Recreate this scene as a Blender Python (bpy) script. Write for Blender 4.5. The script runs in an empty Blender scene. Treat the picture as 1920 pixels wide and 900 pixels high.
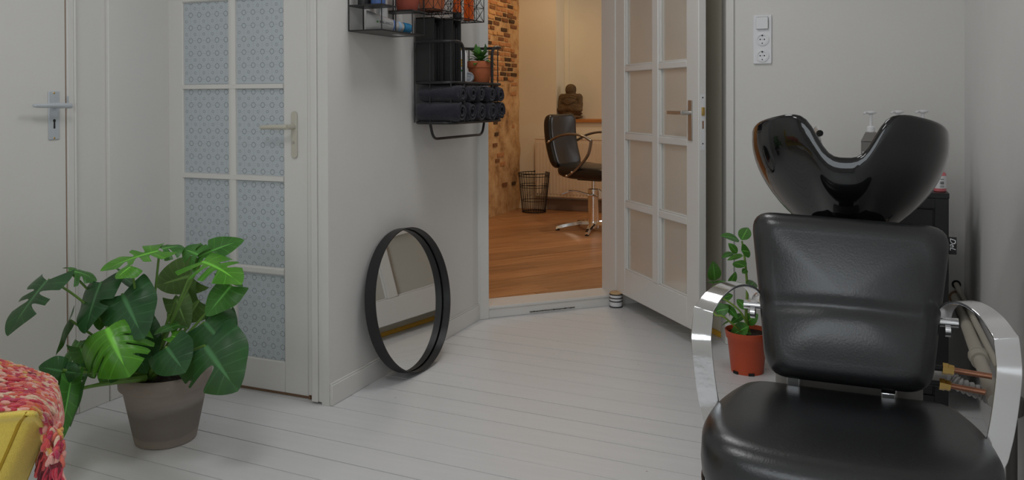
import bpy, bmesh, math, random
import numpy as np
from mathutils import Vector, Matrix
random.seed(7)
S = bpy.context.scene
COL = S.collection
pi = math.pi

# ------------------------------------------------------------------ camera
FOC, CY, TH, PI_, RO = 1550.4, 198.68, .39709, .00852, -.002825
_f = np.array([-math.sin(TH)*math.cos(PI_), math.cos(TH)*math.cos(PI_), -math.sin(PI_)])
_r0 = np.array([math.cos(TH), math.sin(TH), 0.]); _u0 = np.cross(_r0, _f)
_r = _r0*math.cos(RO)+_u0*math.sin(RO); _u = -_r0*math.sin(RO)+_u0*math.cos(RO)
EYE = np.array([0, 0, 1.15])
cam = bpy.data.cameras.new('camera')
cam.sensor_width = 36; cam.lens = FOC/1920*36
cam.shift_y = -(450-CY)/1920
cam.clip_start = .05
co = bpy.data.objects.new('camera', cam); COL.objects.link(co)
co.matrix_world = Matrix(((_r[0], _u[0], -_f[0], EYE[0]), (_r[1], _u[1], -_f[1], EYE[1]), (_r[2], _u[2], -_f[2], EYE[2]), (0, 0, 0, 1)))
S.camera = co

# ------------------------------------------------------------------ world, lights, exposure
w = bpy.data.worlds.new('world'); S.world = w; w.use_nodes = True
w.node_tree.nodes['Background'].inputs[0].default_value = (.75, .85, 1, 1)
w.node_tree.nodes['Background'].inputs[1].default_value = 1.0
S.view_settings.view_transform = 'Standard'; S.view_settings.look = 'None'
S.view_settings.gamma = 1; S.view_settings.use_curve_mapping = False
S.view_settings.exposure = -1.88

def area(name, loc, target, sx, sy, power, color):
    l = bpy.data.lights.new(name, 'AREA'); l.shape = 'RECTANGLE'; l.size = sx; l.size_y = sy
    l.energy = power; l.color = color
    o = bpy.data.objects.new(name, l); COL.objects.link(o); o.location = loc
    o.rotation_euler = (Vector(target)-Vector(loc)).to_track_quat('-Z', 'Y').to_euler()
    return o
YBK_ = 7.65
area('window_daylight', (-.70, -1.60, 1.55), (-.85, 3.2, .75), 1.9, 1.3, 66, (.90, .96, 1))
def ceiling_fill(loc, power, size=.7):
    l = bpy.data.lights.new('ceiling_fill', 'AREA'); l.shape = 'DISK'; l.size = size; l.energy = power; l.color = (.985, .99, 1)
    o = bpy.data.objects.new('ceiling_fill', l); COL.objects.link(o); o.location = loc
ceiling_fill((-1.25, .9, 2.64), 34); ceiling_fill((-1.0, 2.75, 2.64), 30)  # unseen soft fill added under the ceiling to even out the room
area('back_room_daylight', (.42, YBK_+.24, 1.62), (-1.6, 5.2, .7), 1.2, 1.25, 60, (.92, .96, 1))
def spot(name, loc, target, power, color, angle, soft=.06):
    l = bpy.data.lights.new(name, 'SPOT'); l.energy = power; l.color = color
    l.spot_size = math.radians(angle); l.spot_blend = .6; l.shadow_soft_size = soft
    o = bpy.data.objects.new(name, l); COL.objects.link(o); o.location = loc
    o.rotation_euler = (Vector(target)-Vector(loc)).to_track_quat('-Z', 'Y').to_euler()
    return o
WARM = (1, .62, .28)
spot('ceiling_spot_brick', (-2.35, 6.6, 2.62), (-3.1, 7.1, .9), 74, (1, .68, .37), 120)
spot('ceiling_spot_niche', (-1.75, 6.8, 2.62), (-2.2, 7.9, 1.2), 38, (1, .95, .80), 130)
spot('ceiling_spot_floor', (-1.7, 5.3, 2.62), (-1.8, 5.4, 0), 104, (1, .80, .58), 140)

# ------------------------------------------------------------------ pixel -> point helpers
def ray(px, py): return _f+_r*(px-960)/FOC+_u*(CY-py)/FOC
def onz(px, py, z=0.): d = ray(px, py); return Vector(EYE+d*(z-EYE[2])/d[2])
def onx(px, py, x): d = ray(px, py); return Vector(EYE+d*x/d[0])
def ony(px, py, y): d = ray(px, py); return Vector(EYE+d*y/d[1])
def onp(px, py, p, n):
    d = ray(px, py); n = np.array(n); return Vector(EYE+d*((np.array(p)-EYE)@n)/(d@n))
def at(px, py, t): return Vector(EYE+ray(px, py)*t)
CR, CU, CF = Vector(_r), Vector(_u), Vector(_f)

# ------------------------------------------------------------------ materials
def srgb(r, g, b):
    def c(v):
        v /= 255.; return v/12.92 if v <= .04045 else ((v+.055)/1.055)**2.4
    return (c(r), c(g), c(b), 1)
def N(nt, t, **kw):
    n = nt.nodes.new(t)
    for k, v in kw.items(): setattr(n, k, v)
    return n
def mat(name, col, rough=.5, metal=0., noise=0., nscale=8., bump=0., bscale=40., coat=0., trans=0., stretch=None, sheen=0., spec=.5, col2=None, emis=None):
    m = bpy.data.materials.new(name); m.use_nodes = True; nt = m.node_tree; b = nt.nodes['Principled BSDF']
    b.inputs['Base Color'].default_value = col; b.inputs['Roughness'].default_value = rough
    b.inputs['Metallic'].default_value = metal; b.inputs['Coat Weight'].default_value = coat
    b.inputs['Coat Roughness'].default_value = .05
    b.inputs['Transmission Weight'].default_value = trans; b.inputs['Sheen Weight'].default_value = sheen
    b.inputs['Specular IOR Level'].default_value = spec
    if noise or bump:
        tc = N(nt, 'ShaderNodeTexCoord'); mp = N(nt, 'ShaderNodeMapping')
        if stretch: mp.inputs['Scale'].default_value = stretch
        nt.links.new(tc.outputs['Object'], mp.inputs[0])
    if noise:
        no = N(nt, 'ShaderNodeTexNoise'); no.inputs['Scale'].default_value = nscale; no.inputs['Detail'].default_value = 6
        no.inputs['Roughness'].default_value = .6
        nt.links.new(mp.outputs[0], no.inputs['Vector'])
        rp = N(nt, 'ShaderNodeValToRGB'); nt.links.new(no.outputs['Fac'], rp.inputs[0])
        c2 = col2 or tuple(min(1, c*(1+noise)) for c in col[:3])+(1,)
        c1 = col if col2 else tuple(c*(1-noise) for c in col[:3])+(1,)
        rp.color_ramp.elements[0].position = .3; rp.color_ramp.elements[1].position = .7
        rp.color_ramp.elements[0].color = c1; rp.color_ramp.elements[1].color = c2
        nt.links.new(rp.outputs[0], b.inputs['Base Color'])
    if bump:
        n2 = N(nt, 'ShaderNodeTexNoise'); n2.inputs['Scale'].default_value = bscale; n2.inputs['Detail'].default_value = 4
        nt.links.new(mp.outputs[0], n2.inputs['Vector'])
        bp = N(nt, 'ShaderNodeBump'); bp.inputs['Strength'].default_value = bump; bp.inputs['Distance'].default_value = .01
        nt.links.new(n2.outputs['Fac'], bp.inputs['Height']); nt.links.new(bp.outputs[0], b.inputs['Normal'])
    if emis:
        b.inputs['Emission Color'].default_value = emis[0]; b.inputs['Emission Strength'].default_value = emis[1]
    return m
M = {}
M['wall'] = mat('white_wall_paint', srgb(226, 224, 220), .6, noise=.015, nscale=3, bump=.05, bscale=60)
M['gloss'] = mat('white_gloss_paint', srgb(228, 226, 222), .32, noise=.012, nscale=4, bump=.04, bscale=25)
M['sheenwall'] = mat('satin_wall_paint', srgb(228, 227, 226), .42, noise=.03, nscale=2, bump=.06, bscale=14)
M['ceil'] = mat('ceiling_paint', srgb(235, 233, 228), .8)
M['cream'] = mat('cream_wall_paint', srgb(234, 224, 202), .7, noise=.02, nscale=3)
M['gap'] = mat('bare_wood_gap', srgb(150, 118, 90), .7)
M['crack'] = mat('dark_crack', srgb(60, 52, 46), .9)
M['yellowwood'] = mat('varnished_yellow_wood', srgb(246, 186, 60), .4, noise=.15, nscale=10, stretch=(1, 6, 6))
M['black'] = mat('black_metal', srgb(44, 43, 44), .42, metal=.25, bump=.05, bscale=200)
M['blackcard'] = mat('black_card', srgb(38, 38, 37), .6, bump=.05, bscale=90)
M['wire'] = mat('black_wire', srgb(30, 29, 29), .5, metal=.2)
M['gray_tray'] = mat('grey_tray', srgb(96, 94, 91), .5, metal=.2)
M['chrome'] = mat('chrome', (.86, .86, .87, 1), .09, metal=1, bump=.03, bscale=30)
M['alu'] = mat('brushed_aluminium', (.60, .64, .68, 1), .4, metal=.25, bump=.04, bscale=120)
M['satin_steel'] = mat('satin_steel', (.56, .54, .51, 1), .3, metal=.9)
M['ivory'] = mat('ivory_handle', srgb(206, 202, 188), .4, metal=.15)
M['leather'] = mat('black_leather', (.010, .0105, .012, 1), .30, bump=.05, bscale=220, spec=.85)
M['leather2'] = mat('black_leather_cover', (.012, .011, .011, 1), .30, bump=.06, bscale=160, spec=.6)
M['gloss_black'] = mat('gloss_black_shell', (.005, .005, .006, 1), .045, coat=.25, spec=.55)
M['black_wood'] = mat('black_lacquer', (.011, .011, .012, 1), .38, bump=.05, bscale=90)
M['grey_plastic'] = mat('grey_plastic', srgb(122, 118, 114), .45)
M['dark_plastic'] = mat('dark_plastic', srgb(42, 42, 44), .45)
M['white_plastic'] = mat('white_plastic', srgb(236, 236, 238), .35)
M['hole'] = mat('dark_hole', srgb(34, 32, 32), .8)
M['brass'] = mat('brass', (.62, .42, .14, 1), .28, metal=1)
M['copper'] = mat('copper', (.56, .27, .17, 1), .4, metal=1, noise=.2, nscale=20)
M['pvc'] = mat('cream_pvc', srgb(206, 200, 186), .45)
M['hose'] = mat('milky_hose', srgb(200, 198, 195), .3, trans=.2)
M['terracotta'] = mat('terracotta', srgb(190, 106, 66), .8, noise=.1, nscale=9, bump=.1, bscale=60)
M['terracotta_red'] = mat('red_terracotta', srgb(158, 76, 58), .75, noise=.06, nscale=9)
M['redplastic'] = mat('orange_plastic_pot', srgb(204, 84, 48), .45, noise=.04, nscale=6)
M['soil'] = mat('potting_soil', srgb(44, 34, 26), .95, noise=.6, nscale=60, bump=1., bscale=90)
M['stem'] = mat('green_stem', srgb(104, 142, 62), .45, noise=.15, nscale=12)
M['stem2'] = mat('yellow_green_stem', srgb(128, 160, 66), .45, noise=.12, nscale=12)
M['towel'] = mat('navy_terry', srgb(35, 32, 45), .95, noise=.25, nscale=160, bump=.7, bscale=260, sheen=.18)
M['yellowfab'] = mat('mustard_fabric', srgb(236, 208, 92), .85, noise=.08, nscale=220, bump=.35, bscale=420, sheen=.2)
M['pip'] = mat('mustard_piping', srgb(176, 140, 32), .85)
M['oakledge'] = mat('oak_ledge', srgb(186, 122, 62), .5, noise=.15, nscale=8, stretch=(1, 8, 8))
M['statue'] = mat('weathered_stone', srgb(96, 76, 50), .85, noise=.35, nscale=14, bump=.6, bscale=45)
M['rad'] = mat('radiator_enamel', srgb(226, 208, 184), .4)
M['greyskirt'] = mat('taupe_skirting', srgb(142, 122, 108), .5)
M['mirror'] = mat('silvered_glass', (.86, .87, .86, 1), .01, metal=1)
M['silver_tube'] = mat('silver_tube', srgb(196, 196, 196), .3, metal=.55)
M['bluecap'] = mat('blue_cap', srgb(42, 116, 158), .4)
M['bluebottle'] = mat('blue_bottle', srgb(86, 116, 176), .3, noise=.3, nscale=20)
M['greenlogo'] = mat('green_dot', srgb(70, 140, 60), .5)
M['inkgrey'] = mat('grey_ink', srgb(110, 112, 112), .6)
M['inkdark'] = mat('dark_ink', srgb(60, 60, 62), .6)
M['orange'] = mat('orange_tube', srgb(226, 96, 22), .4)
M['yellow'] = mat('yellow_cap', srgb(236, 178, 32), .4)
M['pink'] = mat('pink_liquid', srgb(226, 120, 126), .25)
M['pinkcap'] = mat('pink_band', srgb(196, 74, 78), .4)
M['ringblack'] = mat('black_rubber', srgb(34, 33, 33), .6)
M['puckwood'] = mat('pale_wood', srgb(214, 180, 136), .6, noise=.1, nscale=12)
M['dryspot'] = mat('clear_frosted', srgb(225, 216, 200), .35, trans=.0)

def door_glass():
    m = bpy.data.materials.new('frosted_film_glass'); m.use_nodes = True; nt = m.node_tree; b = nt.nodes['Principled BSDF']
    b.inputs['Base Color'].default_value = srgb(202, 192, 170); b.inputs['Roughness'].default_value = .16
    b.inputs['Transmission Weight'].default_value = .22; b.inputs['IOR'].default_value = 1.45
    no = N(nt, 'ShaderNodeTexNoise'); no.inputs['Scale'].default_value = 3
    tc = N(nt, 'ShaderNodeTexCoord'); nt.links.new(tc.outputs['Object'], no.inputs['Vector'])
    rp = N(nt, 'ShaderNodeValToRGB'); rp.color_ramp.elements[0].color = srgb(202, 198, 186); rp.color_ramp.elements[1].color = srgb(218, 215, 206)
    nt.links.new(no.outputs['Fac'], rp.inputs[0]); nt.links.new(rp.outputs[0], b.inputs['Base Color'])
    return m
M['glass'] = door_glass()

def film():
    """blue-grey privacy film: grid of dashed rings joined by dashes, small rings between"""
    m = bpy.data.materials.new('patterned_privacy_film'); m.use_nodes = True; nt = m.node_tree; b = nt.nodes['Principled BSDF']
    b.inputs['Roughness'].default_value = .35
    tc = N(nt, 'ShaderNodeTexCoord'); sp = N(nt, 'ShaderNodeSeparateXYZ'); nt.links.new(tc.outputs['Object'], sp.inputs[0])
    def mt(op, a, bb=None, c=None):
        n = N(nt, 'ShaderNodeMath', operation=op)
        for i, v in enumerate((a, bb, c)):
            if v is None: continue
            if isinstance(v, (int, float)): n.inputs[i].default_value = v
            else: nt.links.new(v, n.inputs[i])
        return n.outputs[0]
    U, V = .0455, .0525
    def cell(off):
        x = mt('ADD', mt('DIVIDE', sp.outputs['X'], U), 100+off); z = mt('ADD', mt('DIVIDE', sp.outputs['Z'], V), 100+off)
        x = mt('MULTIPLY', mt('SUBTRACT', mt('FRACT', x), .5), U); z = mt('MULTIPLY', mt('SUBTRACT', mt('FRACT', z), .5), V)
        return x, z, mt('SQRT', mt('ADD', mt('MULTIPLY', x, x), mt('MULTIPLY', z, z)))
    x, z, d = cell(0)
    ring = mt('LESS_THAN', mt('ABSOLUTE', mt('SUBTRACT', d, .0096)), .0012)
    ang = mt('ARCTAN2', z, x); dash = mt('GREATER_THAN', mt('SINE', mt('MULTIPLY', ang, 12)), -.35)
    ring = mt('MULTIPLY', ring, dash)
    out = mt('GREATER_THAN', d, .0115)
    lx = mt('MULTIPLY', mt('LESS_THAN', mt('ABSOLUTE', z), .0006), mt('GREATER_THAN', mt('SINE', mt('MULTIPLY', sp.outputs['X'], 1500)), -.2))
    lz = mt('MULTIPLY', mt('LESS_THAN', mt('ABSOLUTE', x), .0006), mt('GREATER_THAN', mt('SINE', mt('MULTIPLY', sp.outputs['Z'], 1500)), .1))
    lines = mt('MULTIPLY', mt('MAXIMUM', lx, lz), out)
    x2, z2, d2 = cell(.5)
    ring2 = mt('MULTIPLY', mt('LESS_THAN', mt('ABSOLUTE', mt('SUBTRACT', d2, .0052)), .0010), .5)
    mask = mt('MAXIMUM', mt('MAXIMUM', mt('MULTIPLY', ring, .95), mt('MULTIPLY', lines, .5)), ring2)
    no = N(nt, 'ShaderNodeTexNoise'); no.inputs['Scale'].default_value = 420; no.inputs['Detail'].default_value = 2
    nt.links.new(tc.outputs['Object'], no.inputs['Vector'])
    base = N(nt, 'ShaderNodeValToRGB'); nt.links.new(no.outputs['Fac'], base.inputs[0])
    base.color_ramp.elements[0].position = .3; base.color_ramp.elements[1].position = .72
    base.color_ramp.elements[0].color = srgb(178, 188, 194); base.color_ramp.elements[1].color = srgb(214, 221, 225)
    mx = N(nt, 'ShaderNodeMixRGB'); nt.links.new(mask, mx.inputs[0]); nt.links.new(base.outputs[0], mx.inputs[1])
    mx.inputs[2].default_value = srgb(54, 64, 72); nt.links.new(mx.outputs[0], b.inputs['Base Color'])
    return m
M['film'] = film()

def plank_mat(name, ca, cb, rough, grain, gscale, knots, seed_by_object=True, spots=False, axis=0):
    m = bpy.data.materials.new(name); m.use_nodes = True; nt = m.node_tree; b = nt.nodes['Principled BSDF']
    b.inputs['Roughness'].default_value = rough
    tc = N(nt, 'ShaderNodeTexCoord'); mp = N(nt, 'ShaderNodeMapping')
    sc = [14, 14, 14]; sc[axis] = 1.2; mp.inputs['Scale'].default_value = sc
    nt.links.new(tc.outputs['Object'], mp.inputs[0])
    oi = N(nt, 'ShaderNodeObjectInfo')
    no = N(nt, 'ShaderNodeTexNoise', noise_dimensions='4D'); no.inputs['Scale'].default_value = gscale; no.inputs['Detail'].default_value = 8
    no.inputs['Roughness'].default_value = .62
    nt.links.new(mp.outputs[0], no.inputs['Vector'])
    ml = N(nt, 'ShaderNodeMath', operation='MULTIPLY'); ml.inputs[1].default_value = 40
    nt.links.new(oi.outputs['Random'], ml.inputs[0]); nt.links.new(ml.outputs[0], no.inputs['W'])
    rp = N(nt, 'ShaderNodeValToRGB'); nt.links.new(no.outputs['Fac'], rp.inputs[0])
    rp.color_ramp.elements[0].position = .3; rp.color_ramp.elements[1].position = .72
    rp.color_ramp.elements[0].color = ca; rp.color_ramp.elements[1].color = cb
    hs = N(nt, 'ShaderNodeHueSaturation'); nt.links.new(rp.outputs[0], hs.inputs['Color'])
    mr = N(nt, 'ShaderNodeMapRange'); mr.inputs['To Min'].default_value = 1-grain; mr.inputs['To Max'].default_value = 1+grain
    nt.links.new(oi.outputs['Random'], mr.inputs['Value']); nt.links.new(mr.outputs[0], hs.inputs['Value'])
    last = hs.outputs[0]
    if knots or spots:
        vo = N(nt, 'ShaderNodeTexVoronoi'); vo.inputs['Scale'].default_value = 1
        mp2 = N(nt, 'ShaderNodeMapping'); s2 = [9., 9., 9.] if spots else [6, 6, 6]
        if not spots: s2[axis] = 1.6
        mp2.inputs['Scale'].default_value = s2
        nt.links.new(tc.outputs['Object'], mp2.inputs[0]); nt.links.new(mp2.outputs[0], vo.inputs['Vector'])
        r2 = N(nt, 'ShaderNodeValToRGB'); nt.links.new(vo.outputs['Distance'], r2.inputs[0])
        r2.color_ramp.elements[0].position = .012 if spots else .05; r2.color_ramp.elements[1].position = .035 if spots else .2
        r2.color_ramp.elements[0].color = (.35, .32, .30, 1) if spots else (.45, .36, .28, 1); r2.color_ramp.elements[1].color = (1, 1, 1, 1)
        mx = N(nt, 'ShaderNodeMixRGB', blend_type='MULTIPLY'); mx.inputs[0].default_value = 1
        nt.links.new(last, mx.inputs[1]); nt.links.new(r2.outputs[0], mx.inputs[2]); last = mx.outputs[0]
    nt.links.new(last, b.inputs['Base Color'])
    bp = N(nt, 'ShaderNodeBump'); bp.inputs['Strength'].default_value = .08; bp.inputs['Distance'].default_value = .004
    nt.links.new(no.outputs['Fac'], bp.inputs['Height']); nt.links.new(bp.outputs[0], b.inputs['Normal'])
    return m
M['whiteboard'] = plank_mat('white_painted_boards', srgb(222, 222, 223), srgb(228, 228, 229), .36, .010, 3, False, spots=True)
M['oak'] = plank_mat('oiled_oak', srgb(158, 106, 64), srgb(210, 156, 108), .36, .16, 2.2, True)
M['pot'] = None

def pot_mat():
    m = bpy.data.materials.new('weathered_clay_pot'); m.use_nodes = True; nt = m.node_tree; b = nt.nodes['Principled BSDF']
    b.inputs['Roughness'].default_value = .85
    tc = N(nt, 'ShaderNodeTexCoord'); mp = N(nt, 'ShaderNodeMapping'); mp.inputs['Scale'].default_value = (2, 2, 9)
    nt.links.new(tc.outputs['Object'], mp.inputs[0])
    no = N(nt, 'ShaderNodeTexNoise'); no.inputs['Scale'].default_value = 2.2; no.inputs['Detail'].default_value = 6
    nt.links.new(mp.outputs[0], no.inputs['Vector'])
    sp = N(nt, 'ShaderNodeSeparateXYZ'); nt.links.new(tc.outputs['Object'], sp.inputs[0])
    ad = N(nt, 'ShaderNodeMath', operation='MULTIPLY_ADD'); nt.links.new(no.outputs['Fac'], ad.inputs[0]); ad.inputs[1].default_value = .12
    nt.links.new(sp.outputs['Z'], ad.inputs[2])
    rp = N(nt, 'ShaderNodeValToRGB'); nt.links.new(ad.outputs[0], rp.inputs[0]); cr = rp.color_ramp
    cr.elements[0].position = .06; cr.elements[0].color = srgb(168, 156, 146)
    cr.elements[1].position = .34; cr.elements[1].color = srgb(160, 146, 138)
    for p, c in ((.082, (162, 150, 140)), (.094, (146, 136, 130)), (.17, (134, 125, 119)), (.20, (156, 147, 140)), (.225, (168, 156, 148)), (.26, (152, 140, 132))):
        e = cr.elements.new(p); e.color = srgb(*c)
    n2 = N(nt, 'ShaderNodeTexNoise'); n2.inputs['Scale'].default_value = 60
    mp2 = N(nt, 'ShaderNodeMapping'); mp2.inputs['Scale'].default_value = (.5, .5, 3)
    nt.links.new(tc.outputs['Object'], mp2.inputs[0]); nt.links.new(mp2.outputs[0], n2.inputs['Vector'])
    r2 = N(nt, 'ShaderNodeValToRGB'); nt.links.new(n2.outputs['Fac'], r2.inputs[0]); r2.color_ramp.elements[0].position = .72; r2.color_ramp.elements[1].position = .76
    ml = N(nt, 'ShaderNodeMath', operation='MULTIPLY'); nt.links.new(r2.outputs[0], ml.inputs[0])
    gt = N(nt, 'ShaderNodeMath', operation='GREATER_THAN'); nt.links.new(sp.outputs['Z'], gt.inputs[0]); gt.inputs[1].default_value = .192
    nt.links.new(gt.outputs[0], ml.inputs[1])
    mx = N(nt, 'ShaderNodeMixRGB'); nt.links.new(ml.outputs[0], mx.inputs[0]); nt.links.new(rp.outputs[0], mx.inputs[1]); mx.inputs[2].default_value = srgb(205, 200, 198)
    nt.links.new(mx.outputs[0], b.inputs['Base Color'])
    bp = N(nt, 'ShaderNodeBump'); bp.inputs['Strength'].default_value = .15; nt.links.new(n2.outputs['Fac'], bp.inputs['Height']); nt.links.new(bp.outputs[0], b.inputs['Normal'])
    return m
M['pot'] = pot_mat()

def leaf_mat(name, c1, c2, rough=.34, back=(.10, .19, .04, 1)):
    """leaf: UV.x = across, UV.y = along the midrib; pale midrib and side veins"""
    m = bpy.data.materials.new(name); m.use_nodes = True; nt = m.node_tree; b = nt.nodes['Principled BSDF']
    b.inputs['Roughness'].default_value = rough
    uv = N(nt, 'ShaderNodeUVMap'); sp = N(nt, 'ShaderNodeSeparateXYZ'); nt.links.new(uv.outputs[0], sp.inputs[0])
    ab = N(nt, 'ShaderNodeMath', operation='ABSOLUTE'); nt.links.new(sp.outputs['X'], ab.inputs[0])
    r1 = N(nt, 'ShaderNodeValToRGB'); nt.links.new(ab.outputs[0], r1.inputs[0])
    r1.color_ramp.elements[0].position = .015; r1.color_ramp.elements[0].color = (1, 1, 1, 1); r1.color_ramp.elements[1].position = .05; r1.color_ramp.elements[1].color = (0, 0, 0, 1)
    sv = N(nt, 'ShaderNodeMath', operation='MULTIPLY'); nt.links.new(sp.outputs['Y'], sv.inputs[0]); sv.inputs[1].default_value = 7
    fr = N(nt, 'ShaderNodeMath', operation='FRACT'); nt.links.new(sv.outputs[0], fr.inputs[0])
    r2 = N(nt, 'ShaderNodeValToRGB'); nt.links.new(fr.outputs[0], r2.inputs[0])
    e = r2.color_ramp.elements; e[0].position = 0; e[0].color = (.3, .3, .3, 1); e[1].position = .1; e[1].color = (0, 0, 0, 1)
    x = r2.color_ramp.elements.new(.92); x.color = (0, 0, 0, 1); x = r2.color_ramp.elements.new(1.); x.color = (.3, .3, .3, 1)
    mx0 = N(nt, 'ShaderNodeMath', operation='MAXIMUM'); nt.links.new(r1.outputs[0], mx0.inputs[0]); nt.links.new(r2.outputs[0], mx0.inputs[1])
    tc = N(nt, 'ShaderNodeTexCoord'); no = N(nt, 'ShaderNodeTexNoise'); no.inputs['Scale'].default_value = 14; nt.links.new(tc.outputs['Object'], no.inputs['Vector'])
    rp = N(nt, 'ShaderNodeValToRGB'); nt.links.new(no.outputs['Fac'], rp.inputs[0]); rp.color_ramp.elements[0].position = .3; rp.color_ramp.elements[1].position = .7
    rp.color_ramp.elements[0].color = c1; rp.color_ramp.elements[1].color = c2
    mx = N(nt, 'ShaderNodeMixRGB'); nt.links.new(mx0.outputs[0], mx.inputs[0]); nt.links.new(rp.outputs[0], mx.inputs[1])
    mx.inputs[2].default_value = tuple(min(1, c*2.2+.02) for c in c2[:3])+(1,)
    nt.links.new(mx.outputs[0], b.inputs['Base Color'])
    bp = N(nt, 'ShaderNodeBump'); bp.inputs['Strength'].default_value = .25; bp.inputs['Distance'].default_value = .003
    nt.links.new(mx0.outputs[0], bp.inputs['Height']); nt.links.new(bp.outputs[0], b.inputs['Normal'])
    tr = N(nt, 'ShaderNodeBsdfTranslucent'); tr.inputs[0].default_value = (back[0]*1.6, back[1]*1.7, back[2], 1)
    ms = N(nt, 'ShaderNodeMixShader'); ms.inputs[0].default_value = .18
    nt.links.new(b.outputs[0], ms.inputs[1]); nt.links.new(tr.outputs[0], ms.inputs[2])
    nt.links.new(ms.outputs[0], nt.nodes['Material Output'].inputs[0])
    return m
M['leafdark'] = leaf_mat('dark_green_leaf', srgb(36, 76, 46), srgb(50, 96, 56))
M['leafmid'] = leaf_mat('mid_green_leaf', srgb(52, 108, 40), srgb(72, 132, 52))
M['leafbright'] = leaf_mat('bright_green_leaf', srgb(72, 140, 36), srgb(96, 164, 48))
M['leafback'] = leaf_mat('leaf_underside', srgb(84, 116, 62), srgb(104, 136, 74), .5)
M['leafrub'] = leaf_mat('young_plant_leaf', srgb(62, 122, 44), srgb(88, 148, 58))

def plaster():
    m = bpy.data.materials.new('bare_plaster'); m.use_nodes = True; nt = m.node_tree; b = nt.nodes['Principled BSDF']
    b.inputs['Roughness'].default_value = .95
    tc = N(nt, 'ShaderNodeTexCoord')
    no = N(nt, 'ShaderNodeTexNoise'); no.inputs['Scale'].default_value = 5.5; no.inputs['Detail'].default_value = 10; no.inputs['Roughness'].default_value = .68
    nt.links.new(tc.outputs['Object'], no.inputs['Vector'])
    rp = N(nt, 'ShaderNodeValToRGB'); nt.links.new(no.outputs['Fac'], rp.inputs[0]); cr = rp.color_ramp
    cr.elements[0].position = .32; cr.elements[0].color = srgb(128, 92, 58); cr.elements[1].position = .66; cr.elements[1].color = srgb(226, 190, 140)
    e = cr.elements.new(.46); e.color = srgb(196, 152, 102)
    nt.links.new(rp.outputs[0], b.inputs['Base Color'])
    bp = N(nt, 'ShaderNodeBump'); bp.inputs['Strength'].default_value = .5; bp.inputs['Distance'].default_value = .02
    nt.links.new(no.outputs['Fac'], bp.inputs['Height']); nt.links.new(bp.outputs[0], b.inputs['Normal'])
    return m
M['plaster'] = plaster()
M['brickA'] = mat('orange_brick', srgb(190, 132, 84), .95, noise=.25, nscale=30, bump=.5, bscale=60)
M['brickB'] = mat('brown_brick', srgb(132, 88, 54), .95, noise=.3, nscale=30, bump=.5, bscale=60)
M['brickC'] = mat('sooty_brick', srgb(82, 58, 36), .95, noise=.4, nscale=30, bump=.5, bscale=60)
M['brickD'] = mat('plaster_washed_brick', srgb(212, 160, 104), .95, noise=.2, nscale=30, bump=.5, bscale=60)
YARN = [mat('yarn_%d' % i, srgb(*c), .95, noise=.12, nscale=90, bump=.5, bscale=260, sheen=.4) for i, c in enumerate(
    [(222, 84, 84), (232, 118, 98), (200, 52, 74), (240, 172, 158), (236, 200, 170), (226, 108, 60), (196, 62, 92), (228, 170, 92), (120, 26, 40)])]
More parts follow.
